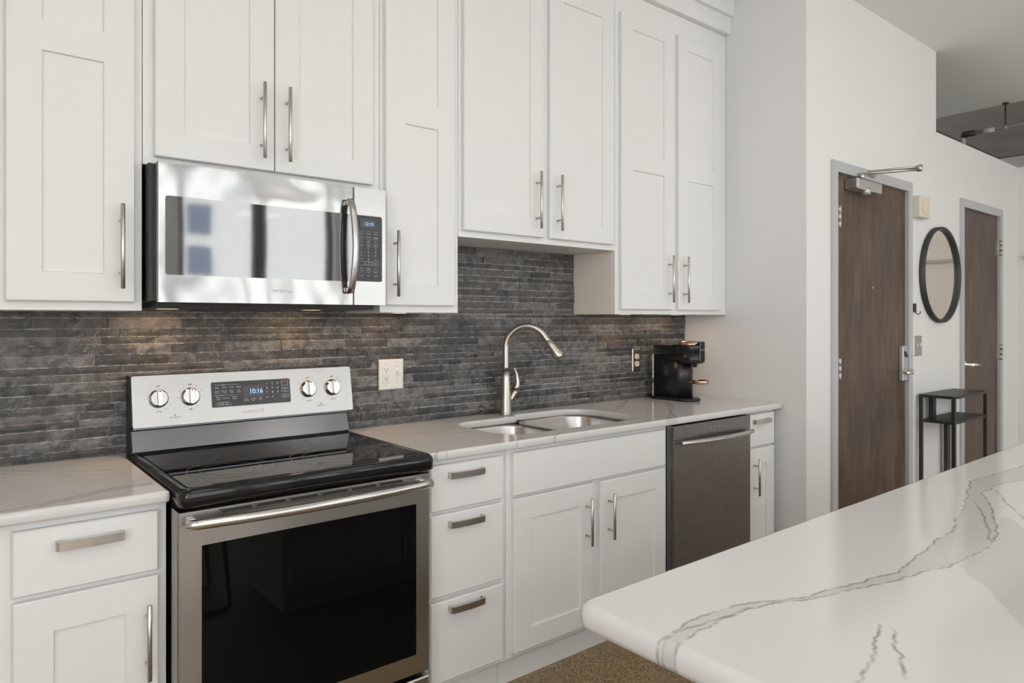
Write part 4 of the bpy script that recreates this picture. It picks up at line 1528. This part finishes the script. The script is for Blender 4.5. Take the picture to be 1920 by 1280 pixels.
MB().tube([(4.293, YD - 0.010, 1.402), (4.293, YD - 0.016, 1.388), (4.293, YD - 0.028, 1.382), (4.293, YD - 0.038, 1.390), (4.293, YD - 0.041, 1.404)], 0.0028, 8).build('hook', M['black_metal'], r)
# round mirror
mcx, mcz, mr = 4.690, 1.648, 0.318
r = thing('mirror', 'round wall mirror in a black metal rim between the doors', 'mirror', (mcx, YD, mcz - mr))
mb = MB()
mb.lathe([(mr - 0.022, 0.002), (mr - 0.022, 0.020), (mr - 0.016, 0.034), (mr, 0.034), (mr, 0.002)], (mcx, YD, mcz), (0, -1, 0), n_=72, cap=False)
mb.build('frame', M['mirror_frame'], r)
MB().lathe([(mr - 0.0222, 0.010), (mr - 0.0222, 0.014)], (mcx, YD, mcz), (0, -1, 0), n_=72).build('glass', M['mirror'], r)

# console table
r = thing('console_table', 'slim black metal console table with two shelves between the doors', 'table', (4.62, -0.875, 0))
TX0, TX1, TY0, TY1, TZ = 4.325, 4.905, -0.975, -0.772, 0.880
MB().box(TX0, TX1, TY0, TY1, TZ - 0.018, TZ, 0.0015).build('top', M['black_metal'], r)
MB().box(TX0 + 0.004, TX1 - 0.004, TY0 + 0.004, TY1 - 0.004, 0.706, 0.722, 0.0015).build('shelf', M['black_metal'], r)
for x in (TX0, TX1 - 0.020):
    for y in (TY0, TY1 - 0.020):
        MB().box(x, x + 0.020, y, y + 0.020, 0, TZ - 0.0185, 0.001).build('leg', M['black_metal'], r)
mb = MB()
for x in (4.475, 4.503):
    mb.box(x, x + 0.022, TY1 - 0.03, TY1 - 0.002, 0.7225, TZ - 0.0185, 0.001)
mb.build('upright', M['black_metal'], r)
mb = MB()
for x in (4.715, 4.745):
    mb.box(x, x + 0.024, TY1 - 0.03, TY1 - 0.006, 0.0, 0.7055, 0.001)
mb.build('upright', M['black_metal'], r)

# conduit under the hall ceiling
r = thing('ceiling_pipe', 'grey conduit pipe hung below the bare ceiling beyond the low wall', 'pipe', (6.30, -0.5, 2.90))
px_ = 6.300
MB().tube([(px_, -0.44, 2.930), (px_, -0.60, 2.930), (px_, -2.6, 2.930)], 0.017, 12).build('pipe', M['pipe'], r)
MB().tube([(px_, -0.385, 2.905), (px_, -0.395, 2.932), (px_, -0.42, 2.930), (px_, -0.47, 2.930)], [0.026, 0.030, 0.026, 0.024], 12).build('elbow', M['pipe_dark'], r)
MB().tube([(px_, -0.385, 2.60), (px_, -0.385, 2.905)], 0.017, 12).build('riser', M['pipe_tape'], r)
MB().tube([(px_, -0.535, 2.930), (px_, -0.615, 2.930)], 0.0195, 12).build('wrap', M['pipe_tape'], r)
mb = MB()
mb.tube([(px_, -0.688, 2.95), (px_, -0.688, CEIL - 0.001)], 0.006, 8)
mb.lathe([(0.025, 0), (0.022, 0.012)], (px_, -0.688, CEIL - 0.0005), (0, 0, -1), n_=14)
mb.build('hanger_rod', M['pipe_dark'], r)
mb = MB()
mb.lathe([(0.022, 0), (0.022, 0.025)], (px_, -0.675, 2.930), (0, -1, 0), n_=14)
mb.build('clamp', M['pipe'], r)
# pipe along the far right wall (it shows in the round mirror)
tag(MB().tube([(XR - 0.03, YD - 0.05, 1.86), (XR - 0.03, -4.5, 1.86)], 0.016, 10).build('wall_pipe', M['white_plastic']), 'thin white pipe along the far right wall, seen in the mirror', 'pipe')

# neighbouring building outside the windows (mirrored in the microwave)
r = thing('apartment_building', 'pale building across the street, mirrored in the microwave door', 'building', (3.0, -20.5, -8))
MB().box(-14, 20, -22, -19, -8, 8.5).build('facade', M['facade'], r)
for k in range(5):
    for z in (0.2, 1.4, 2.6, 3.8, 5.0, 6.2):
        MB().box(-8.45 + k * 6.6, -7.85 + k * 6.6, -18.99, -18.9, z, z + 0.8).build('window', M['facade_glass'], r)
